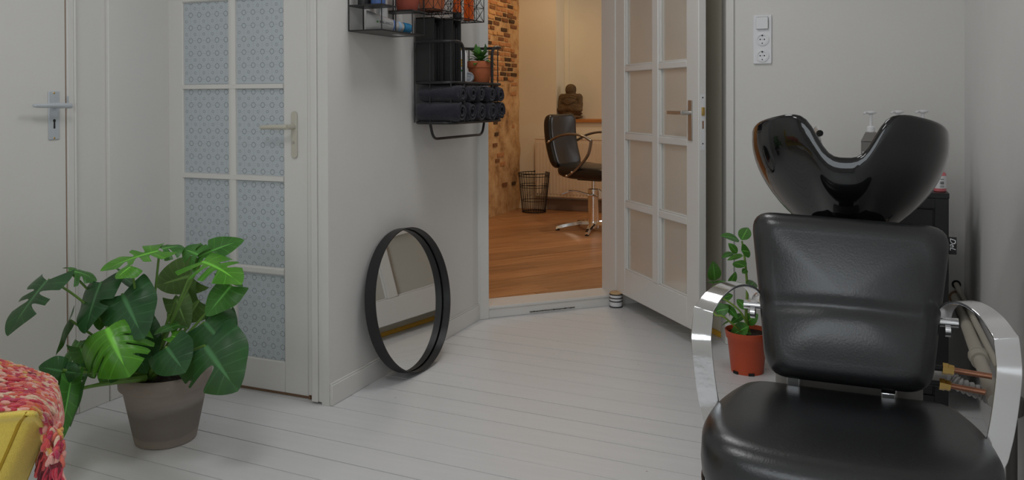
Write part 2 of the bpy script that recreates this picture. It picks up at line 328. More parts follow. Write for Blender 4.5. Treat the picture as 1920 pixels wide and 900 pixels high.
# ------------------------------------------------------------------ mesh builder
class MB:
    def __init__(s): s.v = []; s.f = []; s.m = []; s.uv = None
    def add(s, vs, fs, mi=0):
        o = len(s.v); s.v += [tuple(x) for x in vs]; s.f += [tuple(i+o for i in f) for f in fs]; s.m += [mi]*len(fs); return s
    def box(s, lo, hi, mi=0, mtx=None):
        x0, y0, z0 = lo; x1, y1, z1 = hi
        vs = [Vector(p) for p in ((x0,y0,z0),(x1,y0,z0),(x1,y1,z0),(x0,y1,z0),(x0,y0,z1),(x1,y0,z1),(x1,y1,z1),(x0,y1,z1))]
        if mtx: vs = [mtx @ p for p in vs]
        return s.add(vs, [(0,3,2,1),(4,5,6,7),(0,1,5,4),(1,2,6,5),(2,3,7,6),(3,0,4,7)], mi)
    def prism(s, poly, z0, z1, mi=0, mtx=None):
        n = len(poly)
        a = sum(poly[i][0]*poly[(i+1) % n][1]-poly[(i+1) % n][0]*poly[i][1] for i in range(n))
        if a < 0: poly = poly[::-1]
        vs = [Vector((p[0], p[1], z0)) for p in poly]+[Vector((p[0], p[1], z1)) for p in poly]
        if mtx: vs = [mtx @ p for p in vs]
        return s.add(vs, [tuple(range(n))[::-1], tuple(range(n, 2*n))]+[(i, (i+1) % n, n+(i+1) % n, n+i) for i in range(n)], mi)
    def tube(s, pts, r, seg=8, closed=False, mi=0, cap=True, flat=None):
        """flat = (width, thickness, up vector): a flat bar instead of a round tube"""
        P = [Vector(p) for p in pts]; n = len(P)
        rr = r if isinstance(r, (list, tuple)) else [r]*n
        T = []
        for i in range(n):
            if closed: d = P[(i+1) % n]-P[i-1]
            else: d = P[min(i+1, n-1)]-P[max(i-1, 0)]
            T.append(d.normalized() if d.length > 1e-9 else Vector((0, 0, 1)))
        up = Vector((0, 0, 1)) if abs(T[0].z) < .9 else Vector((1, 0, 0))
        nrm = (up-T[0]*up.dot(T[0])).normalized(); vs = []
        for i in range(n):
            nrm = nrm-T[i]*nrm.dot(T[i]); nrm = nrm.normalized() if nrm.length > 1e-6 else T[i].orthogonal().normalized()
            b = T[i].cross(nrm)
            for k in range(seg):
                a = 2*pi*k/seg; vs.append(P[i]+(nrm*math.cos(a)+b*math.sin(a))*rr[i])
        fs = []
        for i in range(n if closed else n-1):
            for k in range(seg):
                a, b2 = i*seg+k, i*seg+(k+1) % seg; c, d = ((i+1) % n)*seg+(k+1) % seg, ((i+1) % n)*seg+k
                fs.append((a, b2, c, d))
        if cap and not closed: fs += [tuple(range(seg))[::-1], tuple(range((n-1)*seg, n*seg))]
        return s.add(vs, fs, mi)
    def lathe(s, prof, seg=32, mtx=None, mi=0, caps=True):
        vs = []; n = len(prof)
        for r, z in prof:
            for k in range(seg):
                a = 2*pi*k/seg; p = Vector((r*math.cos(a), r*math.sin(a), z)); vs.append(mtx @ p if mtx else p)
        fs = [(i*seg+k, i*seg+(k+1) % seg, (i+1)*seg+(k+1) % seg, (i+1)*seg+k) for i in range(n-1) for k in range(seg)]
        if caps: fs += [tuple(range(seg))[::-1], tuple(range((n-1)*seg, n*seg))]
        return s.add(vs, fs, mi)
    def grid(s, P, mi=0, wrap=False):
        """P[i][j] points"""
        n, m = len(P), len(P[0]); vs = [p for row in P for p in row]
        fs = [(i*m+j, i*m+(j+1) % m, (i+1)*m+(j+1) % m, (i+1)*m+j) for i in range(n-1) for j in range(m if wrap else m-1)]
        return s.add(vs, fs, mi)
    def blob(s, c, rx, ry, rz, mtx=None, seg=10, rings=6, mi=0):
        vs = []; c = Vector(c)
        for i in range(rings+1):
            t = pi*i/rings
            for k in range(seg):
                a = 2*pi*k/seg; p = Vector((rx*math.sin(t)*math.cos(a), ry*math.sin(t)*math.sin(a), rz*math.cos(t)))
                vs.append(c+(mtx @ p if mtx else p))
        fs = [(i*seg+k, (i+1)*seg+k, (i+1)*seg+(k+1) % seg, i*seg+(k+1) % seg) for i in range(rings) for k in range(seg)]
        return s.add(vs, fs, mi)
    def build(s, name, mats, parent=None, smooth=True, angle=35, bevel=0., bseg=2, sub=0, solid=0., fix=False):
        me = bpy.data.meshes.new(name)
        me.from_pydata([tuple(v) for v in s.v], [], s.f); 
        if not isinstance(mats, (list, tuple)): mats = [mats]
        for x in mats: me.materials.append(x)
        me.polygons.foreach_set('material_index', s.m)
        if fix:
            bm = bmesh.new(); bm.from_mesh(me); bmesh.ops.remove_doubles(bm, verts=bm.verts, dist=1e-6); bmesh.ops.recalc_face_normals(bm, faces=bm.faces); bm.to_mesh(me); bm.free()
        me.update()
        if smooth:
            me.polygons.foreach_set('use_smooth', [True]*len(me.polygons))
            if angle < 180: me.set_sharp_from_angle(angle=math.radians(angle))
        o = bpy.data.objects.new(name, me); COL.objects.link(o)
        if parent is not None: attach(o, parent)
        if bevel:
            b = o.modifiers.new('bevel', 'BEVEL'); b.width = bevel; b.segments = bseg; b.limit_method = 'ANGLE'; b.angle_limit = math.radians(40); b.harden_normals = False
        if sub:
            b = o.modifiers.new('sub', 'SUBSURF'); b.levels = sub; b.render_levels = sub
        if solid:
            b = o.modifiers.new('solid', 'SOLIDIFY'); b.thickness = solid; b.offset = 0
        return o
def root_of(o):
    p = Vector((0, 0, 0))
    while o is not None: p = p+o.location; o = o.parent
    return p
def attach(o, parent):
    o.parent = parent; o.matrix_parent_inverse = Matrix.Translation(-root_loc[parent.name]) if parent.name in root_loc else Matrix.Identity(4)
root_loc = {}
def thing(name, label, cat, loc=(0, 0, 0), group=None, kind=None):
    o = bpy.data.objects.new(name, None); COL.objects.link(o); o.location = loc; o.empty_display_size = .05
    o['label'] = label; o['category'] = cat
    if group: o['group'] = group
    if kind: o['kind'] = kind
    root_loc[o.name] = Vector(loc); return o
def tag(o, label, cat, group=None, kind=None):
    o['label'] = label; o['category'] = cat
    if group: o['group'] = group
    if kind: o['kind'] = kind
    return o
def struct(o, label, cat): return tag(o, label, cat, kind='structure')
def text(body, size, mtx, m, name, parent, extrude=.0003, shear=0):
    cu = bpy.data.curves.new(name, 'FONT'); cu.body = body; cu.size = size; cu.extrude = extrude; cu.shear = shear
    cu.align_x = 'CENTER'; cu.align_y = 'CENTER'; cu.materials.append(m)
    tmp = bpy.data.objects.new(name, cu); COL.objects.link(tmp); bpy.context.view_layer.update()
    me = bpy.data.meshes.new_from_object(tmp.evaluated_get(bpy.context.evaluated_depsgraph_get())); me.name = name
    bpy.data.objects.remove(tmp); bpy.data.curves.remove(cu)
    o = bpy.data.objects.new(name, me); COL.objects.link(o); o.matrix_world = mtx
    if parent is not None:
        o.parent = parent
        o.matrix_parent_inverse = Matrix.Translation(-root_loc[parent.name]) if parent.name in root_loc else Matrix.Identity(4)
    return o
def frame(o, x, y):
    x = Vector(x).normalized(); y = Vector(y); y = (y-x*y.dot(x)).normalized(); z = x.cross(y); o = Vector(o)
    return Matrix(((x.x, y.x, z.x, o.x), (x.y, y.y, z.y, o.y), (x.z, y.z, z.z, o.z), (0, 0, 0, 1)))
def arc(c, r, a0, a1, n, ax, ay):
    c = Vector(c); ax = Vector(ax); ay = Vector(ay)
    return [c+ax*(r*math.cos(a0+(a1-a0)*i/n))+ay*(r*math.sin(a0+(a1-a0)*i/n)) for i in range(n+1)]
def rounded(pts, r, n=5, closed=False):
    """polyline with its corners rounded"""
    P = [Vector(p) for p in pts]; out = []
    N_ = len(P)
    for i, p in enumerate(P):
        if not closed and i in (0, N_-1): out.append(p); continue
        a, b = P[i-1], P[(i+1) % N_]; da, db = (a-p), (b-p); q = min(r, da.length*.49, db.length*.49)
        s, e = p+da.normalized()*q, p+db.normalized()*q
        for k in range(n+1):
            t = k/n; out.append(s*(1-t)**2+p*2*t*(1-t)+e*t*t)
    return out
def smoothline(pts, n=8):
    P = [Vector(p) for p in pts]; out = []
    for i in range(len(P)-1):
        p0, p1, p2, p3 = P[max(i-1, 0)], P[i], P[i+1], P[min(i+2, len(P)-1)]
        for k in range(n):
            t = k/n; out.append(.5*((2*p1)+(p2-p0)*t+(2*p0-5*p1+4*p2-p3)*t*t+(3*p1-p0-3*p2+p3)*t**3))
    out.append(P[-1]); return out
# ================================================================== STRUCTURE
XW, XL, YD, YS, XR = -1.83, -2.65, 2.607, 3.96, .412      # shelf wall, left wall, glazed-door wall, socket wall, right wall
YB, HC, ZF = -1.5, 2.7, .06                                # wall behind the camera, ceiling height, back-room floor level
HX, HY = -1.235, 4.45                                      # hinge of the open door
DD = Vector((math.sin(.80195), math.cos(.80195), 0)); DN = Vector((-DD.y, DD.x, 0))     # along / into the diagonal doorway
EE = Vector((.652, -.758, 0)); EN = Vector((.758, .652, 0))                             # along / normal of the open door
XBR, YBK = -3.13, 7.65                                     # brick wall, back wall of the back room

# floor: painted boards running along the room, slightly skewed
fl = MB().box((XL-.05, YB-.1, -.12), (XR+.05, 4.75, -.022)).build('floor', M['crack'])
struct(fl, 'white painted floorboards of the salon', 'floor')
ang = math.atan(-.043); pitch = .1253*math.cos(ang)
k0 = -34
for k in range(k0, 17):
    yb = 2.4485+.1253*k
    g = .0014+.0005*math.sin(k*2.3); dz = .0005*math.sin(k*5.1)-.0005
    ca, sa = math.cos(ang), math.sin(ang)
    mtx = Matrix.Translation((-1.5, yb, 0)) @ Matrix.Rotation(ang, 4, 'Z')
    mb = MB().box((-1.35, g, -.024), (2.1, pitch-g, dz), 0, mtx)
    mb.build('plank', M['whiteboard'], fl, smooth=False)

# ceiling
struct(MB().box((-3.3, -1.75, HC), (1.4, 8.1, HC+.1)).build('ceiling', M['ceil']), 'white ceiling over both rooms', 'ceiling')

# left wall with the plain door
wl = MB().box((XL-.1, YB-.1, 0), (XL, 2.75, HC)).build('wall_left', M['wall']); struct(wl, 'white wall holding the plain flush door', 'wall')
# y positions on the left wall
yde = onx(122.5, 250, XL).y; ycs = onx(139, 250, XL).y; yend = onx(200, 700, XL).y; yp = onx(276, 250, XL).y; yc2 = onx(284, 250, XL).y
d1 = thing('door_1', 'plain white flush door with a pale metal lever plate', 'door', (XL, yde-.4, 0), kind='structure')
MB().box((XL-.001, yde-.83, .012), (XL+.006, yde-.003, 2.05)).build('door_leaf', M['gloss'], d1, bevel=.002)
MB().box((XL-.001, yde-.003, 0), (XL+.0025, yde+.002, 2.06)).build('door_gap', M['gap'], d1)
# casing right of it
t1 = MB().box((XL-.001, yde+.002, 0), (XL+.010, ycs-.006, 2.1)).box((XL-.001, ycs-.006, 0), (XL+.013, ycs+.003, 2.1)).build('trim_1', M['gloss'], bevel=.003)
struct(t1, 'white door casing beside the plain flush door', 'trim')
pl = onx(97, 216, XL)
hp = MB()
ya, yb_ = onx(87.5, 200, XL).y, onx(108, 200, XL).y; za, zb = onx(97, 262, XL).z, onx(97, 171, XL).z
hpl = MB().box((XL+.006, ya, za), (XL+.0105, yb_, zb)).build('handle_plate', M['alu'], d1, bevel=.0025)
ym = (ya+yb_)/2; zl = onx(97, 198, XL).z
lv = smoothline([(XL+.052, ym+.035, zl-.001), (XL+.054, ym+.01, zl), (XL+.054, ym-.03, zl+.001), (XL+.052, ym-.085, zl), (XL+.05, ym-.112, zl+.001)], 5)
mb = MB().tube(lv, [.0085, .009, .0095, .0095, .0095, .009, .009, .0088, .0085, .0085, .008, .008, .0078, .0078, .0075, .0072, .007, .0068, .0066, .006, .005], 10)
mb.tube([(XL+.008, ym, zl), (XL+.052, ym, zl)], .010, 12); mb.build('lever', M['alu'], hpl)
zk = onx(97, 232, XL).z
MB().prism([(-.0035, -.017), (.0035, -.017), (.003, .006), (.0055, .010), (.004, .015), (0, .017), (-.004, .015), (-.0055, .010), (-.003, .006)], 0, .0006, 0,
           Matrix.Translation((XL+.0105, ym, zk)) @ Matrix(((0, 0, 1, 0), (1, 0, 0, 0), (0, 1, 0, 0), (0, 0, 0, 1)))).build('keyhole', M['hole'], hpl)
for py in (174.5, 259):
    MB().lathe([(.004, 0), (.003, .001)], 10, Matrix.Translation((XL+.0105, ym, onx(97, py, XL).z)) @ Matrix.Rotation(pi/2, 4, 'Y')).build('screw', M['brass'], hpl)
zs = onx(124, 192, XL).z
MB().box((XL+.010, yde-.001, zs-.02), (XL+.0115, yde+.006, zs+.022)).build('strike_plate', M['alu'], d1)
# baseboard and raised panel frame of the left wall
bb = MB().box((XL-.001, ycs+.004, 0), (XL+.014, yend, .135)).box((XL-.001, ycs+.004, .135), (XL+.008, yend, .147)).build('baseboard_left', M['gloss'], bevel=.002)
struct(bb, 'white baseboard below the left wall panel', 'baseboard')
t2 = MB().box((XL-.001, yend+.004, 0), (XL+.016, YD+.02, 2.4)).box((XL-.001, yp-.002, .30), (XL+.008, yp+.012, 2.4)).build('trim_2', M['gloss'], bevel=.003)
struct(t2, 'white corner trim between left wall and glazed closet door', 'trim')

# wall around the glazed closet door (door_2)
xl2 = ony(298, 300, YD).x; xr2 = ony(576.2, 400, YD).x
wb = MB().box((XL, YD+.012, 2.1), (-1.86, YD+.1, HC)).box((XL-.05, YD+.05, 0), (-1.86, YD+.1, 2.2)).box((XL, YD, 0), (xl2-.004, YD+.1, 2.2)).build('wall_closet', M['wall'])
struct(wb, 'white wall around the closet door', 'wall')
d2 = thing('door_2', 'white closet door with eight panes of patterned blue-grey film', 'door', ((xl2+xr2)/2, YD, 0), kind='structure')
def zz(py, px=430, y=YD): return ony(px, py, y).z
xa0, xa1 = ony(343, 250, YD).x, ony(427.5, 250, YD).x; xb0, xb1 = ony(441.5, 250, YD).x, ony(531, 250, YD).x
zr = [zz(671.5, 480), zz(514, 480), zz(498, 480), zz(338.5), zz(326), zz(168), zz(156.5), zz(3, 400), zz(-11, 400), 1.95, 2.06]
y0, y1 = YD+.002, YD+.042; zbot = zz(741, 560)
def member(nm, lo, hi, bev=.004): return MB().box(lo, hi).build(nm, M['gloss'], d2, bevel=bev)
member('stile', (xl2, y0, zbot), (xa0, y1, zr[10])); member('stile', (xb1, y0, zbot), (xr2, y1, zr[10]))
member('bottom_rail', (xa0, y0, zbot), (xb1, y1, zr[0])); member('top_rail', (xa0, y0, zr[9]), (xb1, y1, zr[10]))
for i in (1, 3, 5, 7):
    za, zb = zr[i], zr[i+1]
    MB().prism([(y0+.001, za+.003), (y0-.004, (za+zb)/2-.008), (y0-.004, (za+zb)/2+.008), (y0+.001, zb-.003), (y0+.02, zb), (y0+.02, za)], xa0, xb1, 0,
               Matrix(((0, 0, 1, 0), (1, 0, 0, 0), (0, 1, 0, 0), (0, 0, 0, 1)))).build('glazing_bar', M['gloss'], d2)
MB().prism([(xa1+.002, y0+.001), (xa1+.012, y0-.003), (xb0-.012, y0-.003), (xb0-.002, y0+.001), (xb0, y0+.02), (xa1, y0+.02)], zr[0], zr[9]).build('glazing_bar', M['gloss'], d2)
for c0, c1 in ((xa0, xa1), (xb0, xb1)):
    for i in (0, 2, 4, 6, 8):
        MB().box((c0-.001, y0+.010, zr[i]-.001), (c1+.001, y0+.016, zr[i+1]+.001)).build('pane', M['film'], d2)
xh = ony(552.5, 250, YD).x; zt, zbm = zz(208.5, 552), zz(297, 552); zm = zz(237.5, 550)
hw = .0135
pl = [(math.cos(a)*hw, (zt-hw)+math.sin(a)*hw) for a in np.linspace(0, pi, 9)]+[(math.cos(a)*hw, (zbm+hw)+math.sin(a)*hw) for a in np.linspace(pi, 2*pi, 9)]
TX = Matrix(((1, 0, 0, xh), (0, 0, -1, y0), (0, 1, 0, 0), (0, 0, 0, 1)))
hpl = MB().prism(pl, 0, .008, 0, TX).build('handle_plate', M['ivory'], d2, bevel=.002)
mb = MB().tube([(xh, y0-.006, zm), (xh, y0-.05, zm)], .0095, 14)
mb.tube(smoothline([(xh+.004, y0-.052, zm), (xh-.03, y0-.055, zm), (xh-.08, y0-.054, zm-.001), (xh-.122, y0-.05, zm-.003)], 4), [.0098]*3+[.0095]*3+[.009]*3+[.0085]*3+[.0075], 12)
mb.build('lever', M['ivory'], hpl)
MB().lathe([(.006, 0), (.0055, .003), (.003, .003)], 14, Matrix.Translation((xh-.003, y0-.008, zz(267, 552))) @ Matrix.Rotation(pi/2, 4, 'X')).build('lock_cylinder', M['satin_steel'], hpl)
MB().box((xr2, y0+.004, 0), (xr2+.004, y1, 2.07)).build('door_gap', M['gap'], d2)
MB().box((xl2, y0+.012, 0), (xr2+.03, y1+.06, zbot+.012)).build('threshold_gap', M['gap'], d2)
for py0, py1 in ((207, 247), (572, 592)):
    p0, p1 = ony(297, py1, YD), ony(297, py0, YD)
    MB().tube([(p0.x-.002, YD-.004, p0.z), (p1.x-.002, YD-.004, p1.z)], .006, 8).build('hinge', M['gloss'], d2)
# casing between closet door and shelf wall
xk0, xk1 = onz(585, 755).x+.002, -1.862
t3 = MB().box((xr2+.004, YD-.004, .02), (xk0, YD+.06, 2.3)).box((xk0, YD-.024, .006), (xk0+.028, YD+.05, 2.3)).box((xk0+.028, YD-.018, .006), (xk1, YD+.05, 2.3)).build('trim_3', M['gloss'], bevel=.003)
struct(t3, 'white casing post right of the closet door', 'trim')
# shelf wall, its baseboard
DL = Vector((-1.789, 3.939, 0))                            # left foot of the doorway
ws = MB().prism([(-1.862, 2.583), (XW, 2.583), (XW, 3.905), (DL.x-.005, 3.938), (DL.x+DN.x*.16, DL.y+DN.y*.16), (-2.02, 4.06), (-1.93, 2.70), (-1.862, 2.70)], 0, HC).build('wall_shelves', M['wall'])
struct(ws, 'white wall carrying the black shelves', 'wall')
bs = MB().prism([(XW, 2.588), (XW+.011, 2.588), (XW+.011, 3.90), (XW, 3.90)], 0, .076).prism([(XW, 2.588), (XW+.006, 2.588), (XW+.006, 3.90), (XW, 3.90)], .076, .083).build('baseboard_shelves', M['gloss'], bevel=.0015)
struct(bs, 'white baseboard under the shelf wall', 'baseboard')
# doorway: left casing, threshold step, head
xs0 = Vector((XW, 3.905, 0))
t4 = MB().prism([(XW-.001, 3.897), (XW+.014, 3.897), (DL.x+.006, DL.y-.006), (DL.x+DN.x*.15, DL.y+DN.y*.15), (XW-.06, 4.0)], 0, HC).build('trim_4', M['gloss'], bevel=.002)
struct(t4, 'white casing on the left of the doorway', 'trim')
HR = Vector((HX, HY, 0))
def dpt(s, n): p = DL+DD*s+DN*n; return (p.x, p.y)
DWID = (HR-DL).dot(DD)
t5 = MB().prism([dpt(-.003, .002), dpt(DWID+.05, .002), dpt(DWID+.05, .165), dpt(-.003, .165)], 0, ZF-.012).prism([dpt(-.003, -.004), dpt(DWID+.01, -.004), dpt(DWID+.01, .165), dpt(-.003, .165)], ZF-.012, ZF+.002).build('trim_5', M['gloss'], bevel=.002)
struct(t5, 'white worn threshold step under the doorway', 'trim')
MB().prism([dpt(.235, -.0015), dpt(.50, -.0015), dpt(.50, .004), dpt(.235, .004)], .0105, .0125).build('crack', M['crack'], t5)
mb = MB()
for i in range(16):
    s0 = .235+i*.0168; mb.prism([dpt(s0, -.003), dpt(s0+.013, -.003), dpt(s0+.013, .003), dpt(s0, .003)], .0100+.0012*math.sin(i*3.1), .0127+.001*math.sin(i*1.7))
o = mb.build('crack_edge', M['crack'], t5)
wd = MB().prism([dpt(DWID+.015, 0), dpt(DWID+.25, 0), dpt(DWID+.25, .16), dpt(DWID+.015, .16)], 0, HC).prism([dpt(-.05, 0), dpt(DWID+.2, 0), dpt(DWID+.2, .16), dpt(-.05, .16)], 2.13, HC).build('wall_doorway', M['wall'])
struct(wd, 'white diagonal wall around the doorway', 'wall')
t6 = MB().prism([dpt(DWID-.004, -.002), dpt(DWID+.02, -.002), dpt(DWID+.02, .16), dpt(DWID-.004, .16)], .0, HC).build('trim_6', M['gloss'], bevel=.002)
struct(t6, 'white right jamb of the doorway', 'trim')
# angled wall behind the open door, with yellow wood strip at its foot
A1 = Vector((-.604, 4.048, 0)); A0 = A1-EE*.76
M['cream2'] = mat('pale_cream_paint', srgb(240, 233, 214), .6)
wa = MB().prism([(A0.x, A0.y), (A1.x, A1.y), (A1.x+EN.x*.1, A1.y+EN.y*.1), (A0.x+EN.x*.1, A0.y+EN.y*.1)], 0, HC).build('wall_angled', M['cream2'])
struct(wa, 'cream wall behind the open glazed door', 'wall')
B0 = A0-EN*.012; B1 = A1-EN*.012
b7 = MB().prism([(A0.x, A0.y), (A1.x, A1.y), (B1.x, B1.y), (B0.x, B0.y)], 0, .024).build('baseboard_angled', M['yellowwood'], bevel=.002)
struct(b7, 'yellow varnished wood strip behind the open door', 'baseboard')
xt = ony(1376.5, 300, YS).x
t7 = MB().prism([(A1.x, A1.y+.01), (A1.x-.002, A1.y-.004), (-.578, 3.963), (-.572, 3.950), (xt, 3.946), (xt, 4.05)], 0, HC).prism([(A1.x-.006, A1.y-.008), (-.582, 3.960), (-.575, 3.944), (xt+.004, 3.941), (xt, 4.0)], 0, .10).build('trim_7', M['gloss'], bevel=.002)
struct(t7, 'white corner casing beside the switch wall', 'trim')
wsk = MB().box((xt-.02, YS, 0), (XR+.1, YS+.1, HC)).build('wall_switches', M['wall']); struct(wsk, 'white wall with the switch and two sockets', 'wall')
wr = MB().box((XR, YB-.1, 0), (XR+.1, YS+.05, HC)).build('wall_right', M['sheenwall']); struct(wr, 'white satin wall close on the right', 'wall')
# wall behind the camera with a wide window
wk = MB().box((XL-.1, YB-.1, 0), (XR+.1, YB, .86)).box((XL-.1, YB-.1, 2.24), (XR+.1, YB, HC)).box((XL-.1, YB-.1, .86), (-1.68, YB, 2.24)).box((.28, YB-.1, .86), (XR+.1, YB, 2.24)).build('wall_window', M['wall'])
struct(wk, 'white wall with the wide window facing the salon', 'wall')
w1 = thing('window_1', 'white framed wide window opposite the doorway', 'window', (-.70, YB, .86), kind='structure')
for x in (-1.68, .24): MB().box((x, YB-.08, .86), (x+.04, YB-.02, 2.24)).build('window_post', M['gloss'], w1)
for z in (.86, 2.20): MB().box((-1.68, YB-.08, z), (.28, YB-.02, z+.04)).build('window_frame', M['gloss'], w1)

# ---------------- back room shell
wbr = MB().box((XBR-.1, 4.0, ZF-.06), (XBR-.004, YBK+.1, HC)).build('wall_brick', M['plaster']); struct(wbr, 'crumbling plaster wall with bare bricks', 'wall')
# plaster skin: uneven surface
rng = random.Random(3)
def plz(y, z):
    return .006*math.sin(y*9+z*4)+.005*math.sin(z*13-y*5)+.004*math.sin(y*31)*math.sin(z*27)
ny, nz = 60, 54
P = [[Vector((XBR+.000+plz(4.2+(YBK-4.2)*i/ny, ZF+(HC-ZF)*j/nz)-(.010 if ZF+(HC-ZF)*j/nz > 1.18 else 0), 4.2+(YBK-4.2)*i/ny, ZF+(HC-ZF)*j/nz)) for j in range(nz+1)] for i in range(ny+1)]
MB().grid(P).build('plaster_coat', M['plaster'], wbr, angle=180)
bricks = {}
for key, mm in (('brickA', 'brickA'), ('brickB', 'brickB'), ('brickC', 'brickC'), ('brickD', 'brickD')):
    o = MB().box((-.02, -.075, -.0185), (.0, .075, .0185)).build('brick', M[mm], None, bevel=.004, bseg=1); bricks[key] = o.data
    COL.objects.unlink(o); bpy.data.objects.remove(o)
nb = 0
for r in range(30):
    z = 1.20+r*.047
    y = YBK-.05-(.085 if r % 2 else 0)+rng.uniform(-.02, .02)
    while y > 6.25:
        ln = rng.choice((1., 1., .95, .55))
        yc = y-.078*ln
        keep = rng.random() < (.92 if 4 <= r <= 22 else .62) and not (r < 2 and rng.random() < .6)
        if keep and nb < 290:
            dark = rng.random()
            band = .44 if 4 <= r <= 18 else .2
            key = 'brickC' if dark < band*.55 else ('brickB' if dark < band else ('brickA' if dark < .78 else 'brickD'))
            o = bpy.data.objects.new('brick', bricks[key]); COL.objects.link(o); o.parent = wbr
            o.location = (XBR+.004+rng.uniform(-.003, .006), yc, z+rng.uniform(-.003, .003)); o.scale = (1, ln*rng.uniform(.88, 1.), rng.uniform(.86, 1.))
            o.rotation_euler = (rng.uniform(-.02, .02), 0, rng.uniform(-.02, .02)); nb += 1
            b = o.modifiers.new('bevel', 'BEVEL'); b.width = .004; b.segments = 1
        y -= .157*ln+.008
for (y, z, ln, key) in ((7.18, .62, 1, 'brickA'), (7.10, .57, .6, 'brickB'), (7.22, .53, .8, 'brickA'), (7.5, .32, .6, 'brickC'), (7.28, .33, .7, 'brickB'), (7.08, .82, .5, 'brickC'), (7.05, .72, .6, 'brickB'), (7.06, .93, .6, 'brickC'), (7.48, .88, .4, 'brickA')):
    o = bpy.data.objects.new('brick', bricks[key]); COL.objects.link(o); o.parent = wbr; o.location = (XBR+.006, y, z); o.scale = (1, ln, .9)
# back-room floor: oak planks along the diagonal of the room
fb = MB().prism([(XBR-.05, 4.0), (-1.95, 4.0), dpt(-.05, .165), dpt(DWID+.1, .165), (1.25, 4.75), (1.25, YBK+.3), (XBR-.05, YBK+.3)], -.02, ZF-.014).build('floor_back', M['gap'])
struct(fb, 'oak plank floor of the back room', 'floor')
pa = math.radians(52.); pw = .19
dirp = Vector((math.cos(pa), math.sin(pa), 0)); dirq = Vector((-dirp.y, dirp.x, 0))
poly = [Vector(p+(0,)) for p in ((XBR, 4.06), (-1.95, 4.06), dpt(-.04, .163), dpt(DWID+.04, .163), (1.15, 4.80), (1.15, YBK), (XBR, YBK))]
def clip(poly, o, n):
    out = []
    for i in range(len(poly)):
        a, b = poly[i], poly[(i+1) % len(poly)]; da, db = (a-o).dot(n), (b-o).dot(n)
        if da >= 0: out.append(a)
        if (da >= 0) != (db >= 0): out.append(a+(b-a)*(da/(da-db)))
    return out
org = Vector((-1.5, 5.5, 0))
qs = [(p-org).dot(dirq) for p in poly]; ps = [(p-org).dot(dirp) for p in poly]
k = math.floor(min(qs)/pw)
while k*pw < max(qs):
    cut = [min(ps)-1]; x = min(ps)-rng.uniform(0, 1.6)
    while x < max(ps): x += rng.uniform(1.2, 2.0); cut.append(x)
    strip = clip(clip(poly, org+dirq*(k*pw+.0012), dirq), org+dirq*((k+1)*pw-.0012), -dirq)
    for a, b in zip(cut[:-1], cut[1:]):
        if len(strip) < 3: continue
        pc = clip(clip(strip, org+dirp*(a+.001), dirp), org+dirp*(b-.001), -dirp)
        if len(pc) < 3: continue
        c = sum(pc, Vector())/len(pc)
        R = Matrix.Rotation(pa, 4, 'Z'); Ri = R.inverted()
        lp = [Ri @ (p-c) for p in pc]
        o = MB().prism([(p.x, p.y) for p in lp], -.014, 0).build('plank', M['oak'], fb, smooth=False)
        o.matrix_parent_inverse = Matrix.Identity(4); o.matrix_local = Matrix.Translation((c.x, c.y, ZF-.0005*(nb % 3))) @ R; nb += 1
    k += 1
# back wall with alcove above the ledge
xal = ony(1043, 150, YBK).x
wbk = MB().box((XBR-.1, YBK, ZF-.05), (xal, YBK+.37, HC)).build('wall_back', M['cream'])
struct(MB().box((xal, YBK, ZF-.05), (1.25, YBK+.37, .922)).build('wall_back_low', M['cream']), 'cream wall below the oak ledge', 'wall')
struct(MB().box((xal, YBK+.27, .922), (-.22, YBK+.37, HC)).box((-.22, YBK+.27, 2.28), (1.25, YBK+.37, HC)).box((1.06, YBK+.27, .922), (1.25, YBK+.37, 2.28)).build('wall_alcove', M['cream']), 'cream rear wall of the alcove above the ledge', 'wall')
struct(wbk, 'cream back wall left of the alcove', 'wall')
struct(MB().box((1.15, 4.6, 0), (1.25, YBK+.3, HC)).build('wall_back_right', M['cream']), 'cream right wall of the back room', 'wall')
w2 = thing('window_2', 'white framed window at the right of the alcove', 'window', (.42, YBK+.3, .95), kind='structure')
for x in (-.22, 1.02): MB().box((x, YBK+.28, .95), (x+.04, YBK+.34, 2.28)).build('window_post', M['gloss'], w2)
for z in (.95, 2.24): MB().box((-.22, YBK+.28, z), (1.06, YBK+.34, z+.04)).build('window_frame', M['gloss'], w2)
struct(MB().box((XBR-.1, 4.0, 0), (-1.9, 4.06, HC)).build('wall_closet_back', M['cream']), 'cream wall on the near side of the back room', 'wall')
struct(MB().prism([dpt(DWID+.24, .10), (A0.x+.05, A0.y+.1), (1.25, 4.7), (1.25, 4.8), dpt(DWID+.2, .16)], 0, HC).build('wall_back_near', M['cream']), 'cream near wall of the back room', 'wall')
led = MB().box((xal+.002, YBK-.028, .922), (1.14, YBK+.27, .950)).build('trim_8', M['oakledge'], bevel=.003); struct(led, 'oak ledge of the alcove behind the salon chair', 'trim')
tr9 = MB().box((xal, YBK+.24, .95), (xal+.045, YBK+.27, HC)).build('trim_9', M['cream'], bevel=.003); struct(tr9, 'cream corner strip inside the alcove', 'trim')
sk = MB().box((XBR+.3, YBK-.016, ZF), (1.14, YBK, .158)).box((XBR+.3, YBK-.02, .158), (1.14, YBK, .168)).build('baseboard_back', M['greyskirt'], bevel=.002); struct(sk, 'taupe baseboard under the radiator', 'baseboard')

